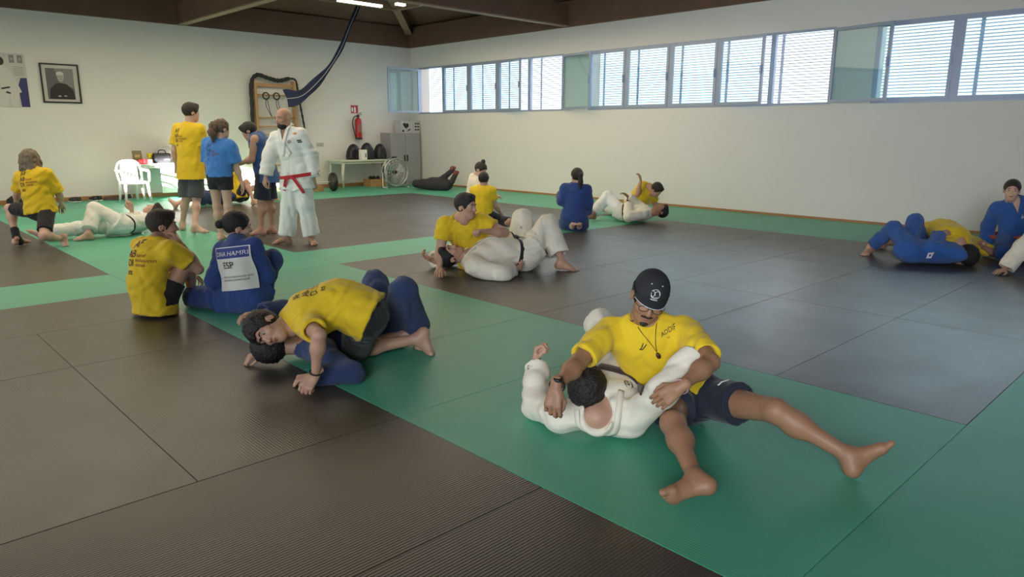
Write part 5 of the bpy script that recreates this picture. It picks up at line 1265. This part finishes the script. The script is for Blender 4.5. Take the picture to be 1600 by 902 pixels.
flat(po, 'small_portraits', [[(2.84, 2.63), (2.92, 2.63), (2.92, 2.77), (2.84, 2.77)], [(2.97, 2.63), (3.05, 2.63), (3.05, 2.77), (2.97, 2.77)]], y, PK['mid'])
flat(po, 'portrait_heads', [ovl(2.88, 2.70, .018, .026), ovl(3.01, 2.70, .018, .026)], y-.001, PK['light'])
flat(po, 'caption_lines', [[(2.88, 2.56-.03*i), (3.05, 2.56-.03*i), (3.05, 2.552-.03*i), (2.88, 2.552-.03*i)] for i in range(6)], y, PK['mid'])
# framed portrait
pf = empty('framed_photograph', (3.64, WY, 2.28), 'black framed black-and-white portrait of a seated elderly man on the wall', 'picture')
x0, x1, z0, z1 = 3.31, 3.97, 1.92, 2.66; fw = .026
f_ = MB(); f_.span((x0, WY-.035, z0), (x1, WY-.004, z0+fw)); f_.span((x0, WY-.035, z1-fw), (x1, WY-.004, z1)); f_.span((x0, WY-.035, z0+fw), (x0+fw, WY-.004, z1-fw)); f_.span((x1-fw, WY-.035, z0+fw), (x1, WY-.004, z1-fw)); f_.build('frame', M['black'], pf)
MB().span((x0+fw, WY-.012, z0+fw), (x1-fw, WY-.004, z1-fw)).build('mount', PK['pale'], pf)
yy = WY-.013; flat(pf, 'photograph', [[(3.40, 1.99), (3.87, 1.99), (3.87, 2.57), (3.40, 2.57)]], yy-.001, PK['grey'])
flat(pf, 'backdrop', [[(3.62, 2.3), (3.87, 2.2), (3.87, 2.57), (3.55, 2.57)]], yy-.002, PK['mid'])
flat(pf, 'sitter_coat', [[(3.43, 1.995), (3.45, 2.18), (3.54, 2.28), (3.62, 2.30), (3.74, 2.28), (3.84, 2.17), (3.865, 1.995)]], yy-.003, PK['black'])
flat(pf, 'sitter_face', [ovl(3.645, 2.41, .058, .085)], yy-.004, PK['light']); flat(pf, 'sitter_hair', [ovl(3.64, 2.455, .066, .06, a0=0, a1=180)+[(3.58, 2.44)]], yy-.005, PK['white'])
flat(pf, 'sitter_features', [ovl(3.625, 2.415, .010, .005), ovl(3.668, 2.415, .010, .005), ovl(3.648, 2.365, .016, .005)], yy-.0055, PK['grey'])
flat(pf, 'sitter_hands', [ovl(3.60, 2.05, .03, .014), ovl(3.70, 2.055, .028, .012)], yy-.005, PK['light'])
# wall bars
wb = empty('wall_bars', (8.0, WY-.1, 0), 'beech gymnastics wall bars fixed to the wall behind the bald man', 'wall bars')
for x in (7.52, 8.50): MB().span((x-.028, WY-.16, .0), (x+.028, WY-.002, 2.56), bev=.004).build('upright', M['beech'], wb)
for i, z in enumerate((2.46, 2.22, 1.70, 1.50, 1.32, 1.14, .96, .78, .60, .42, .24)):
    if i == 0: MB().span((7.54, WY-.10, z-.05), (8.48, WY-.07, z+.03)).build('top_board', M['beech'], wb)
    else: MB().tube([(7.54, WY-.11, z), (8.48, WY-.11, z)], .019, 10).build('rung', M['beech'], wb)
# rope draped over the bars
random.seed(3)
pts = smoothpts([(7.40, WY-.10, 1.2), (7.42, WY-.12, 1.9), (7.44, WY-.12, 2.45), (7.58, WY-.14, 2.66), (7.85, WY-.16, 2.60), (8.1, WY-.16, 2.56), (8.38, WY-.15, 2.62), (8.54, WY-.13, 2.58), (8.60, WY-.1, 2.35), (8.66, WY-.1, 1.9), (8.72, WY-.1, 1.45), (8.74, WY-.1, .9)], 10)
mb = MB(); mb.tube(pts, [.045+.006*math.sin(i*1.7) if i < 60 else .024+.004*math.sin(i*1.7) for i in range(len(pts))], 8)
rp = mb.build('battle_rope', M['rubber']); tag(rp, 'thick black rope draped over the top of the wall bars', 'rope')
for i, x in enumerate((7.76, 8.02)):
    g = empty('gymnastic_ring', (x, WY-.16, 2.22), ('black gymnastic ring with strap on the wall bars, left one', 'black gymnastic ring with strap on the wall bars, right one')[i], 'gymnastic ring', 'rings hung on the wall bars')
    MB().tube([(x+.075*math.cos(t), WY-.155, 2.20+.075*math.sin(t)) for t in np.linspace(0, 2*math.pi, 24, endpoint=False)], .015, 8, closed=True).build('ring', M['black'], g)
    st_ = MB()
    for s_ in (-.014, .014): st_.tube(smoothpts([(x+s_, WY-.17, 2.14), (x+.01+s_*2.2, WY-.18, 1.98), (x+.05+s_, WY-.18, 1.84), (x+.11, WY-.17, 1.72)], 5), .008, 5)
    st_.build('strap', M['black'], g)
for i, (x, z) in enumerate(((7.86, 1.66), (7.94, 1.67), (8.08, 1.66), (8.16, 1.655))):
    c = MB().tube([(x+.045*math.cos(t), WY-.15, z-.03+.06*math.sin(t)) for t in np.linspace(0, 2*math.pi, 16, endpoint=False)], .007, 6, closed=True).build('steel_ring', M['steel'])
    tag(c, ('small steel ring hanging on the wall bars, far left of four', 'small steel ring on the wall bars, second of four from left', 'small steel ring on the wall bars, third of four from left', 'small steel ring hanging on the wall bars, far right of four')[i], 'ring', 'steel rings on a rung')
# blue canvas band hanging from the roof to the wall bars
Yb = WY-.9
pp = [aY(*p, Yb) for p in ((447, 154), (470, 150), (492, 132), (515, 105), (533, 75), (546, 42), (558, 14), (566, -12))]
pp = smoothpts(pp, 6); n_ = len(pp); mb = MB(); vs = []; fs = []
for i, p in enumerate(pp):
    t = i/(n_-1); tg = nz(pp[min(i+1, n_-1)]-pp[max(i-1, 0)]); b = nz(np.cross(tg, W(.1, -1, .2))); hw = (.15*(1-min(1, t/.45))**1.0+.05)*(1+.15*math.sin(t*25)); hw = max(hw, .045)
    for j in range(7):
        u = j/6*2-1; vs.append(p+b*hw*u+AH*(.06*math.cos(u*2.6)*(1 if hw > .06 else .5)))
    for j in range(6, -1, -1):
        u = j/6*2-1; vs.append(p+b*hw*u+AH*(.06*math.cos(u*2.6)*(1 if hw > .06 else .5)+.012))
for i in range(n_-1):
    for j in range(14): fs.append((i*14+j, i*14+(j+1) % 14, (i+1)*14+(j+1) % 14, (i+1)*14+j))
fs += [tuple(range(13, -1, -1)), tuple((n_-1)*14+j for j in range(14))]
mb.add(vs, fs, True); bd = mb.build('canvas_band', mat('navy_canvas', (.020, .030, .075), .8)); tag(bd, 'long navy canvas band hanging from the roof beams to the wall bars', 'band')
cd = MB().tube([p+np.array(AH)*-.012-UP*0 for p in [vsx for vsx in [vs[i*14+3] for i in range(n_)]]], .006, 5).build('white_seam', INKW, bd)
# ceiling lamps
for (a, b, lb) in (((528, 0), (596, 10), 'white fluorescent tube lamp under the roof left of the rafter'), ((619, 8), (632, 6), 'short bright lamp under the roof right of the rafter')):
    pa, pb = aY(*a, 14.2), aY(*b, 14.2); pa[2] = pb[2] = (pa[2]+pb[2])/2
    l = MB().bar(Vector(pa), Vector(pb), .10, .05).build('fluorescent_lamp', mat('lamp_glow', (1, .93, .75), .4, emit=3)); tag(l, lb, 'lamp')
# fire extinguisher and its sign
ex = aY(555, 200, WY)[0]
sg = empty('fire_sign', (ex, WY, 2.0), 'small red and white fire extinguisher sign on the wall', 'sign')
MB().span((ex-.14, WY-.006, 1.83), (ex+.13, WY, 2.09)).build('plate', mat('sign_white', (.7, .66, .62), .4), sg)
flat(sg, 'red_field', [[(ex-.11, 1.86), (ex+.10, 1.86), (ex+.10, 2.06), (ex-.11, 2.06)]], WY-.008, M['red'])
flat(sg, 'pictogram', [[(ex-.02, 1.88), (ex+.035, 1.88), (ex+.035, 1.99), (ex+.01, 2.03), (ex-.02, 1.99)], [(ex-.09, 1.9), (ex-.05, 1.9), (ex-.05, 2.0), (ex-.09, 2.0)]], WY-.009, INKW)
fe = empty('fire_extinguisher', (ex, WY-.1, 1.2), 'red fire extinguisher hung on the wall under its sign', 'fire extinguisher')
c = (ex+.03, WY-.11, 1.20)
MB().lathe([(.0001, 0), (.082, .0), (.085, .03), (.085, .44), (.075, .50), (.04, .535), (.022, .545), (.022, .57)], c, 20).build('cylinder', M['red'], fe)
MB().lathe([(.0001, -.002), (.088, -.002), (.09, .02), (.088, .045), (.085, .046)], c, 20).build('foot_ring', M['black'], fe)
v = MB(); v.box((c[0], c[1], c[2]+.59), (.05, .05, .05)); v.bar((c[0]-.02, c[1], c[2]+.60), (c[0]+.10, c[1]-.02, c[2]+.63), .022, .012); v.bar((c[0]-.02, c[1], c[2]+.62), (c[0]+.09, c[1]-.02, c[2]+.68), .022, .012); v.build('valve_handle', M['black'], fe)
MB().tube(smoothpts([(c[0]-.02, c[1], c[2]+.59), (c[0]-.12, c[1], c[2]+.56), (c[0]-.17, c[1], c[2]+.40), (c[0]-.13, c[1], c[2]+.20), (c[0]-.09, c[1], c[2]+.05)], 6), .013, 8).build('hose', M['black'], fe)
MB().box((c[0], c[1]-.083, c[2]+.28), (.09, .012, .2), bev=.004).build('label_plate', mat('dull_label', (.28, .12, .10), .5), fe)
so = aY(500, 226, WY); s_ = empty('wall_socket', (so[0], WY, so[2]), 'small double wall socket beside the bald man\'s sleeve', 'socket')
for dx_ in (-.05, .05): MB().span((so[0]+dx_-.042, WY-.014, so[2]-.042), (so[0]+dx_+.042, WY, so[2]+.042), bev=.004).build('socket_plate', mat('socket_grey', (.45, .44, .40), .4), s_)
# cabinet in the corner
cy = 16.12; cx0 = aY(611, 250, cy)[0]; cx1 = min(aY(657, 250, cy)[0], WX-.03); ct = aY(640, 208, cy)[2]
cb = empty('metal_cabinet', ((cx0+cx1)/2, 16.3, 0), 'tall grey metal two-door cabinet in the far corner', 'cabinet')
MB().span((cx0, cy+.02, .0), (cx1, WY-.02, ct)).build('carcass', M['greymetal'], cb)
mid = (cx0+cx1)/2
for a, b, s_ in ((cx0+.01, mid-.004, 1), (mid+.004, cx1-.01, -1)):
    d = MB().span((a, cy, .06), (b, cy+.02, ct-.06), bev=.003).build('door', M['greymetal'], cb)
    hxx = mid-.045*s_; MB().span((hxx-.012, cy-.025, ct*.46), (hxx+.012, cy, ct*.46+.16), bev=.004).build('handle', M['black'], d)
bx = empty('printed_box', (mid+.1, 16.3, ct), 'white box with black drawings standing on the cabinet', 'box')
ba, bb = aY(625, 200, 16.25)[0], aY(654, 200, 16.25)[0]
MB().span((ba, 16.2, ct), (bb, 16.5, ct+.32)).build('carton', mat('box_white', (.5, .5, .5), .6), bx)
rs = random.Random(5); prt = []
for i in range(3):
    for j in range(2): prt.append([(bb-.16+.08*j, ct+.07+.08*i), (bb-.10+.08*j, ct+.07+.08*i), (bb-.10+.08*j, ct+.10+.08*i), (bb-.16+.08*j, ct+.11+.08*i)])
prt += [[(ba+.05, ct+.24), (ba+.14, ct+.27), (ba+.20, ct+.10), (ba+.10, ct+.16)], ovl(ba+.20, ct+.20, .05, .06, 8), [(ba+.03, ct+.03), (ba+.10, ct+.03), (ba+.09, ct+.08), (ba+.04, ct+.09)], [(ba+.18, ct+.04), (ba+.30, ct+.08), (ba+.30, ct+.12), (ba+.22, ct+.08)]]
flat(bx, 'print', prt, 16.198, M['black'])
# plastic table with head guards, carton; fan; barbell
def ptable(nm, lb, x0, x1, y0, y1, h, m):
    t = empty(nm, ((x0+x1)/2, (y0+y1)/2, 0), lb, 'table')
    MB().span((x0, y0, h-.035), (x1, y1, h), bev=.012).build('tabletop', m, t)
    MB().span((x0+.05, y0+.05, h-.09), (x1-.05, y1-.05, h-.036)).build('apron', m, t)
    for x, sx in ((x0+.10, 1), (x1-.10, -1)):
        for yq, sy in ((y0+.08, 1), (y1-.08, -1)): MB().tube([(x, yq, h-.06), (x-.02*sx, yq, h*.5), (x-.03*sx, yq-.01*sy, .0)], [.042, .034, .026], 10).build('leg', m, t)
    return t
th = .72; ty = 15.75; tx0, tx1 = aY(533, 250, ty)[0], aY(609, 250, ty)[0]
th = aY(570, 250, ty)[2]
ptable('plastic_table', 'cream plastic garden table left of the cabinet', tx0, tx1, ty, ty+.75, th, mat('cream_plastic', (.62, .62, .52), .4))
for i, (px_, r_) in enumerate(((553, .20), (574, .20), (594, .18))):
    o_ = aY(px_, 250, ty+.35+(.1 if i != 1 else -.02)); V = Vol([o_+np.array([dx_, dy_, dz_]) for dx_ in (-.3, .3) for dy_ in (-.3, .3) for dz_ in (0, .45)], .016, .02)
    o_[2] = th; V.ell(o_+UP*.05, (r_, r_*.9, .34+.03*(i == 1)), k=0); V.ell(o_+UP*.14+np.array([-.05+.05*i, -.22, 0]), (r_*.75, .10, .22), k=.02, mode='c') if i != 1 else None
    V.plane(o_+UP*.002, -UP); g = vmesh(V, 'padded_helmet', mat('helmet_vinyl_%d' % i, (.012, .013, .018), .45)); tag(g, ('black padded helmet on the cream table, left of three', 'black padded helmet behind the white carton on the cream table', 'black padded helmet on the cream table, right of three')[i], 'helmet', 'padded helmets on the cream table')
o_ = aY(567.5, 250, ty+.12); ca = empty('milk_carton', (o_[0], o_[1], th), 'white carton standing in front of the helmets', 'carton')
MB().span((o_[0]-.085, o_[1]-.06, th), (o_[0]+.085, o_[1]+.06, th+.25), bev=.006).build('box', M['white'], ca); MB().span((o_[0]+.03, o_[1]-.064, th+.06), (o_[0]+.055, o_[1]-.06, th+.16)).build('mark', M['black'], ca)
fy = 15.35; fc = aY(617, 271, fy); fr_ = .345; fc[2] = max(fc[2], .40)
fn = empty('drum_fan', (fc[0], fy, 0), 'round steel floor fan in front of the cabinet', 'fan')
def circ(c, r, y, n=40): return [(c[0]+r*math.cos(2*math.pi*i/n), y, c[2]+r*math.sin(2*math.pi*i/n)) for i in range(n)]
MB().tube(circ(fc, fr_, fy-.07), .014, 8, closed=True).tube(circ(fc, fr_, fy+.07), .012, 8, closed=True).build('rim', M['steel'], fn)
g = MB()
for r_ in (.08, .15, .22, .28, .32): g.tube(circ(fc, r_, fy-.085+.02*(r_/.35)), .004, 5, closed=True)
for i in range(16):
    a = 2*math.pi*i/16; g.tube([(fc[0]+.04*math.cos(a), fy-.09, fc[2]+.04*math.sin(a)), (fc[0]+fr_*math.cos(a), fy-.07, fc[2]+fr_*math.sin(a))], .004, 5)
g.build('guard', M['steel'], fn); MB().lathe([(.0001, -.03), (.05, -.025), (.055, .0), (.05, .06), (.0001, .065)], (fc[0], fy, fc[2]), 16, ax=(0, 1, 0)).build('hub', M['black'], fn)
for k in range(3):
    a0 = k*2.094+.4; bl = MB(); vs = []
    for i in range(6):
        r_ = .05+.24*i/5
        for j in range(4):
            a = a0+(j/3-.5)*(.55+.35*i/5); vs.append((fc[0]+r_*math.cos(a), fy+.015*(j-1.5), fc[2]+r_*math.sin(a)))
    fs = [(i*4+j, i*4+j+1, i*4+j+5, i*4+j+4) for i in range(5) for j in range(3)]; vs2 = [(x, y_+.004, z) for x, y_, z in vs]; n_ = len(vs)
    bl.add(vs+vs2, fs+[tuple(q_+n_ for q_ in reversed(f)) for f in fs]); bl.build('blade', M['steel'], fn, smooth=True)
sd = MB()
for s_ in (-1, 1): sd.tube([(fc[0]+s_*(fr_+.02), fy, fc[2]), (fc[0]+s_*(fr_+.03), fy, .02), (fc[0]+s_*(fr_-.02), fy-.14, .016)], .013, 6); sd.tube([(fc[0]+s_*(fr_-.02), fy-.14, .016), (fc[0]+s_*(fr_-.02), fy+.16, .016)], .013, 6)
sd.tube([(fc[0]-fr_, fy+.16, .016), (fc[0]+fr_, fy+.16, .016)], .013, 6); sd.build('stand', M['steel'], fn); MB().span((fc[0]-.06, fy-.03, fc[2]+fr_+.005), (fc[0]+.06, fy+.03, fc[2]+fr_+.04), bev=.008).build('handle', M['black'], fn)
by = 15.45; b0 = aY(521, 285, by); bb_ = empty('barbell', (b0[0], by, 0), 'barbell with one black plate lying by the back wall', 'barbell')
MB().tube([(b0[0]-.55, by+.1, .22), (b0[0]+.35, by-.05, .22)], .014, 8).build('bar', M['steel'], bb_); MB().lathe([(.0001, -.05), (.20, -.05), (.22, -.03), (.22, .03), (.20, .05), (.0001, .05)], (b0[0], by+.01, .223), 28, ax=(1, -.16, 0)).build('plate', M['black'], bb_)
MB().span((b0[0]-.95, by+.2, 0), (b0[0]-.15, by+.42, .12), bev=.005).build('wooden_block', M['beech'])
tag(bpy.data.objects['wooden_block'], 'low pale wooden block behind the barbell by the wall', 'block')
w1 = aY(576, 285, 16.1)[0]; w2 = aY(600, 285, 16.1)[0]
o = MB().span((w1, 16.0, 0), (w2, 16.35, .19), bev=.006).build('wooden_crate', M['beech']); tag(o, 'low wooden crate under the cream plastic table', 'crate')
for i, (x, r_) in enumerate(((w1+.1, .05), (w1+.2, .045), (w1+.32, .04))):
    o = MB().lathe([(.0001, 0), (r_, 0), (r_*1.2, .05), (r_*.5, .08), (.0001, .085)], (x, 16.15, .19), 10).build('black_weight', M['black']); tag(o, ('small black weight on the wooden crate, left', 'small black weight on the wooden crate, middle', 'small black weight on the wooden crate, right')[i], 'weight', 'weights on the wooden crate')
# grappling dummy
m_ = mat('dummy_canvas', (.028, .027, .032), .8, bump=(60, .3)); mr_ = mat('dummy_red_hand', (.20, .05, .05), .6)
A0 = Z(650, 287, .14); A1 = Z(702, 289, .14); A1[0] = min(A1[0], 11.6); yd = A1[1]
V = Vol([A0, A1, A1+UP*.6], .018, .25)
u_ = nz(A1-A0); ln = np.linalg.norm(A1-A0); f0 = np.array([0, -1, 0.0])
V.cone(A0, A0+u_*ln*.5, .10, .14, .05); V.cone(A0+f0*.14, A0+u_*ln*.5+f0*.05, .10, .13, .05); V.cone(A0+u_*ln*.5, A0+u_*ln*.82, .17, .18, .05); V.ell(A1-u_*.04, (.13, .12, .12), k=.04)
e1 = aY(694, 277, yd+.1); e2 = aY(706, 267, yd+.1); V.cone(A0+u_*ln*.72+UP*.1, e1, .075, .07, .03); V.cone(e1, e2, .07, .06, .02)
e3 = aY(706, 284, yd-.15); e4 = aY(711, 274, yd-.15); V.cone(e3, e4, .07, .06, .02); V.floor()
dm = vmesh(V, 'grappling_dummy', m_); tag(dm, 'dark grappling dummy lying by the wall with red hands raised', 'dummy')
for p in (e2, e4):
    V = Vol([p], .014, .2); V.ell(p+UP*.05+RH*.02, (.075, .06, .07), k=0); V.cone(p+UP*.03, p+UP*.08+RH*.08, .035, .025, .02); h_ = vmesh(V, 'hand', mr_, dm); h_.matrix_parent_inverse = Matrix.Identity(4)
# ------------------------------------------------------------------ left: chair, table with prizes, shoes
chx, chy = aY(212, 310, 15.62)[0], 15.62
ch = empty('plastic_armchair', (chx, chy, 0), 'white plastic armchair in strong light beside the table', 'chair')
def q3(x, y_, z): return (chx+x*.84, chy+y_*.84, z*.92)
mb = MB(); mb.span(q3(-.25, -.22, .40), q3(.25, .24, .445), bev=.015); mb.build('seat', M['white'], ch)
mb = MB(); mb.tube(smoothpts([q3(-.25, .22, .44), q3(-.27, .30, .66), q3(-.20, .33, .84), q3(0, .34, .88), q3(.20, .33, .84), q3(.27, .30, .66), q3(.25, .22, .44)], 6), .022, 8)
for x in (-.15, -.075, 0, .075, .15): mb.bar(q3(x, .23, .44), q3(x, .34, .87), .045, .012, up=(0, 1, 0))
mb.build('backrest', M['white'], ch)
for s_ in (-1, 1): MB().tube(smoothpts([q3(s_*.29, .28, .68), q3(s_*.31, .05, .67), q3(s_*.30, -.18, .65), q3(s_*.28, -.22, .44)], 5), .024, 8).build('armrest', M['white'], ch)
for x, y_ in ((-.24, -.2), (.24, -.2), (-.24, .22), (.24, .22)): MB().tube([q3(x, y_, .42), q3(x*1.15, y_*1.15, 0)], [.03, .022], 8).build('leg', M['white'], ch)
ty = 16.02; tz = aY(240, 256, ty)[2]; ax0 = aY(205, 256, ty)[0]; ax1 = aY(300, 256, ty)[0]
ptable('plastic_table', 'white plastic table of prizes by the wall, left', ax0, ax1, ty, ty+.55, tz, M['white'])
cl = MB(); cl.span((ax0+.55, ty-.012, .12), (ax1+.02, ty-.004, tz+.004)); cl.span((ax0+.55, ty-.012, tz+.002), (ax1+.02, ty+.5, tz+.006)); o = cl.build('tablecloth', mat('white_cloth', (.8, .8, .76), .8)); tag(o, 'white cloth covering the prize table and hanging down its front', 'tablecloth')
tt = tz+.006
o_ = aY(215, 250, ty+.2); pq = empty('plaque', (o_[0], ty+.2, tt), 'olive framed plaque standing on the prize table', 'plaque')
MB().box((o_[0], ty+.2, tt+.13), (.18, .02, .26), Matrix.Rotation(math.radians(-8), 3, 'X'), .003).build('board', mat('olive_board', (.20, .17, .08), .5), pq); MB().box((o_[0], ty+.186, tt+.15), (.10, .004, .06), Matrix.Rotation(math.radians(-8), 3, 'X')).build('gold_plate', mat('gold_plate', (.5, .42, .15), .3, .6), pq)
for i, (px_, c_) in enumerate(((219, (.6, .03, .04)), (226, (.65, .04, .05)), (233, (.7, .65, .6)))):
    o_ = aY(px_, 250, ty+.1); o = MB().box((o_[0], ty+.12, tt+.04), (.085, .12, .08+.02*(i % 2)), Matrix.Rotation(.3*i, 3, 'Z'), .01).build('snack_pack', mat('snack_%d' % i, c_, .4)); tag(o, ('red snack pack in front of the olive plaque', 'red snack pack in front of the yellow trophy', 'white snack pack between red packs and trophy')[i], 'pack', 'packs on the prize table')
o_ = aY(234, 250, ty+.3); tr = empty('trophy', (o_[0], ty+.3, tt), 'yellow and green trophy on the prize table', 'trophy')
MB().lathe([(.0001, 0), (.05, 0), (.05, .02), (.015, .04), (.015, .09), (.05, .13), (.065, .19), (.06, .2), (.0001, .17)], (o_[0], ty+.3, tt), 16).build('cup', mat('yellow_cup', (.7, .55, .02), .3), tr); MB().lathe([(.0001, 0), (.055, 0), (.055, .03), (.0001, .03)], (o_[0], ty+.3, tt-.0), 16).build('base', mat('green_base', (.05, .2, .05), .5), tr)
o_ = aY(254, 250, ty+.2); sb = empty('sports_bag', (o_[0], ty+.25, tt), 'black sports bag with white lettering on the prize table', 'bag')
MB().box((o_[0], ty+.25, tt+.10), (.34, .22, .20), bev=.04).build('bag_body', mat('black_bag', (.03, .03, .04), .6), sb); MB().span((o_[0]+.02, ty+.136, tt+.06), (o_[0]+.13, ty+.14, tt+.08)).build('bag_print', INKW, sb)
MB().tube(smoothpts([(o_[0]-.08, ty+.2, tt+.20), (o_[0]-.05, ty+.2, tt+.26), (o_[0]+.05, ty+.2, tt+.26), (o_[0]+.08, ty+.2, tt+.20)], 5), .010, 6).build('bag_handle', M['black'], sb)
V = Vol([aY(256, 240, ty+.45)], .02, .35); o_ = aY(258, 243, ty+.48); V.ell((o_[0], ty+.46, tt+.17), (.20, .12, .17), k=0); V.cone((o_[0]-.1, ty+.42, tt+.2), (o_[0]-.14, ty+.42, tt+.34), .08, .02, .04); V.wrinkle(.02, .12, 2); V.plane(np.array([0, 0, tt+.002]), -UP)
o = vmesh(V, 'cloth_bundle', mat('grey_white_cloth', (.6, .6, .58), .9)); tag(o, 'pale cloth bundle behind the black bag on the prize table', 'cloth')
# shoes along the wall
def shoe(x, y_, rz, col, label, low=False):
    m_ = mat('shoe_upper', col, .7); r = empty('shoe', (x, y_, 0), label, 'shoe', 'shoes along the back wall', rz=0)
    R3 = Matrix.Rotation(rz, 3, 'Z'); T_ = lambda a, b, c: np.array(R3 @ Vector((a, b, c)))+np.array([x, y_, 0])
    V = Vol([T_(a, b, c) for a in (-.08, .08) for b in (-.17, .17) for c in (0, .14)], .011, .02)
    V.cone(T_(0, -.09, .045), T_(0, .09, .035), .045, .042, .02)
    if not low: V.cone(T_(0, -.09, .05), T_(0, -.08, .095), .044, .040, .03); V.ell(T_(0, -.075, .12), (.030, .040, .05), k=0, mode='c')
    V.plane(T_(0, 0, .022), -UP); vmesh(V, 'upper', m_, r)
    V = Vol([T_(a, b, c) for a in (-.08, .08) for b in (-.17, .17) for c in (0, .04)], .011, .02); V.cone(T_(0, -.09, .015), T_(0, .09, .015), .052, .050, .01); V.plane(T_(0, 0, .026), UP); V.plane(T_(0, 0, .001), -UP); vmesh(V, 'sole', mat('shoe_sole', (.55, .54, .50) if not low else (.1, .08, .06), .7), r)
for px_, py_, rz, col, lb, low in ((106, 314, .1, (.03, .03, .03), 'dark trainer, left of the pair nearest the kneeling woman', 0), (117, 314, -.1, (.03, .03, .03), 'dark trainer, right of the pair nearest the kneeling woman', 0),
     (141, 313, .15, (.012, .012, .012), 'black shoe, left of the second pair from the left', 0), (152, 313, -.1, (.012, .012, .012), 'black shoe, right of the second pair from the left', 0),
     (168, 311.5, 1.3, (.10, .05, .03), 'flat brown sandal lying near the armchair, left one', 1), (182, 311, 1.5, (.10, .05, .03), 'flat brown sandal lying near the armchair, right one', 1), (190, 310, 0, (.03, .02, .02), 'small dark shoe by the armchair legs, left one', 0), (199, 311.5, .1, (.03, .02, .02), 'small dark shoe by the armchair legs, right one', 0)):
    p = Z(px_, py_); shoe(p[0], min(p[1], 16.38), rz, col, lb, low)
p = Z(24, 318); V = Vol([p], .018, .4); p[1] = 16.28; V = Vol([p], .018, .4); V.ell(p+UP*.08, (.22, .12, .12), k=0); V.cone(p+UP*.1, p+UP*.27, .09, .04, .05); V.wrinkle(.02, .1, 4); V.floor(); o = vmesh(V, 'rucksack', mat('black_nylon', (.012, .012, .014), .6)); tag(o, 'black rucksack slumped by the wall beside the kneeling woman', 'bag')
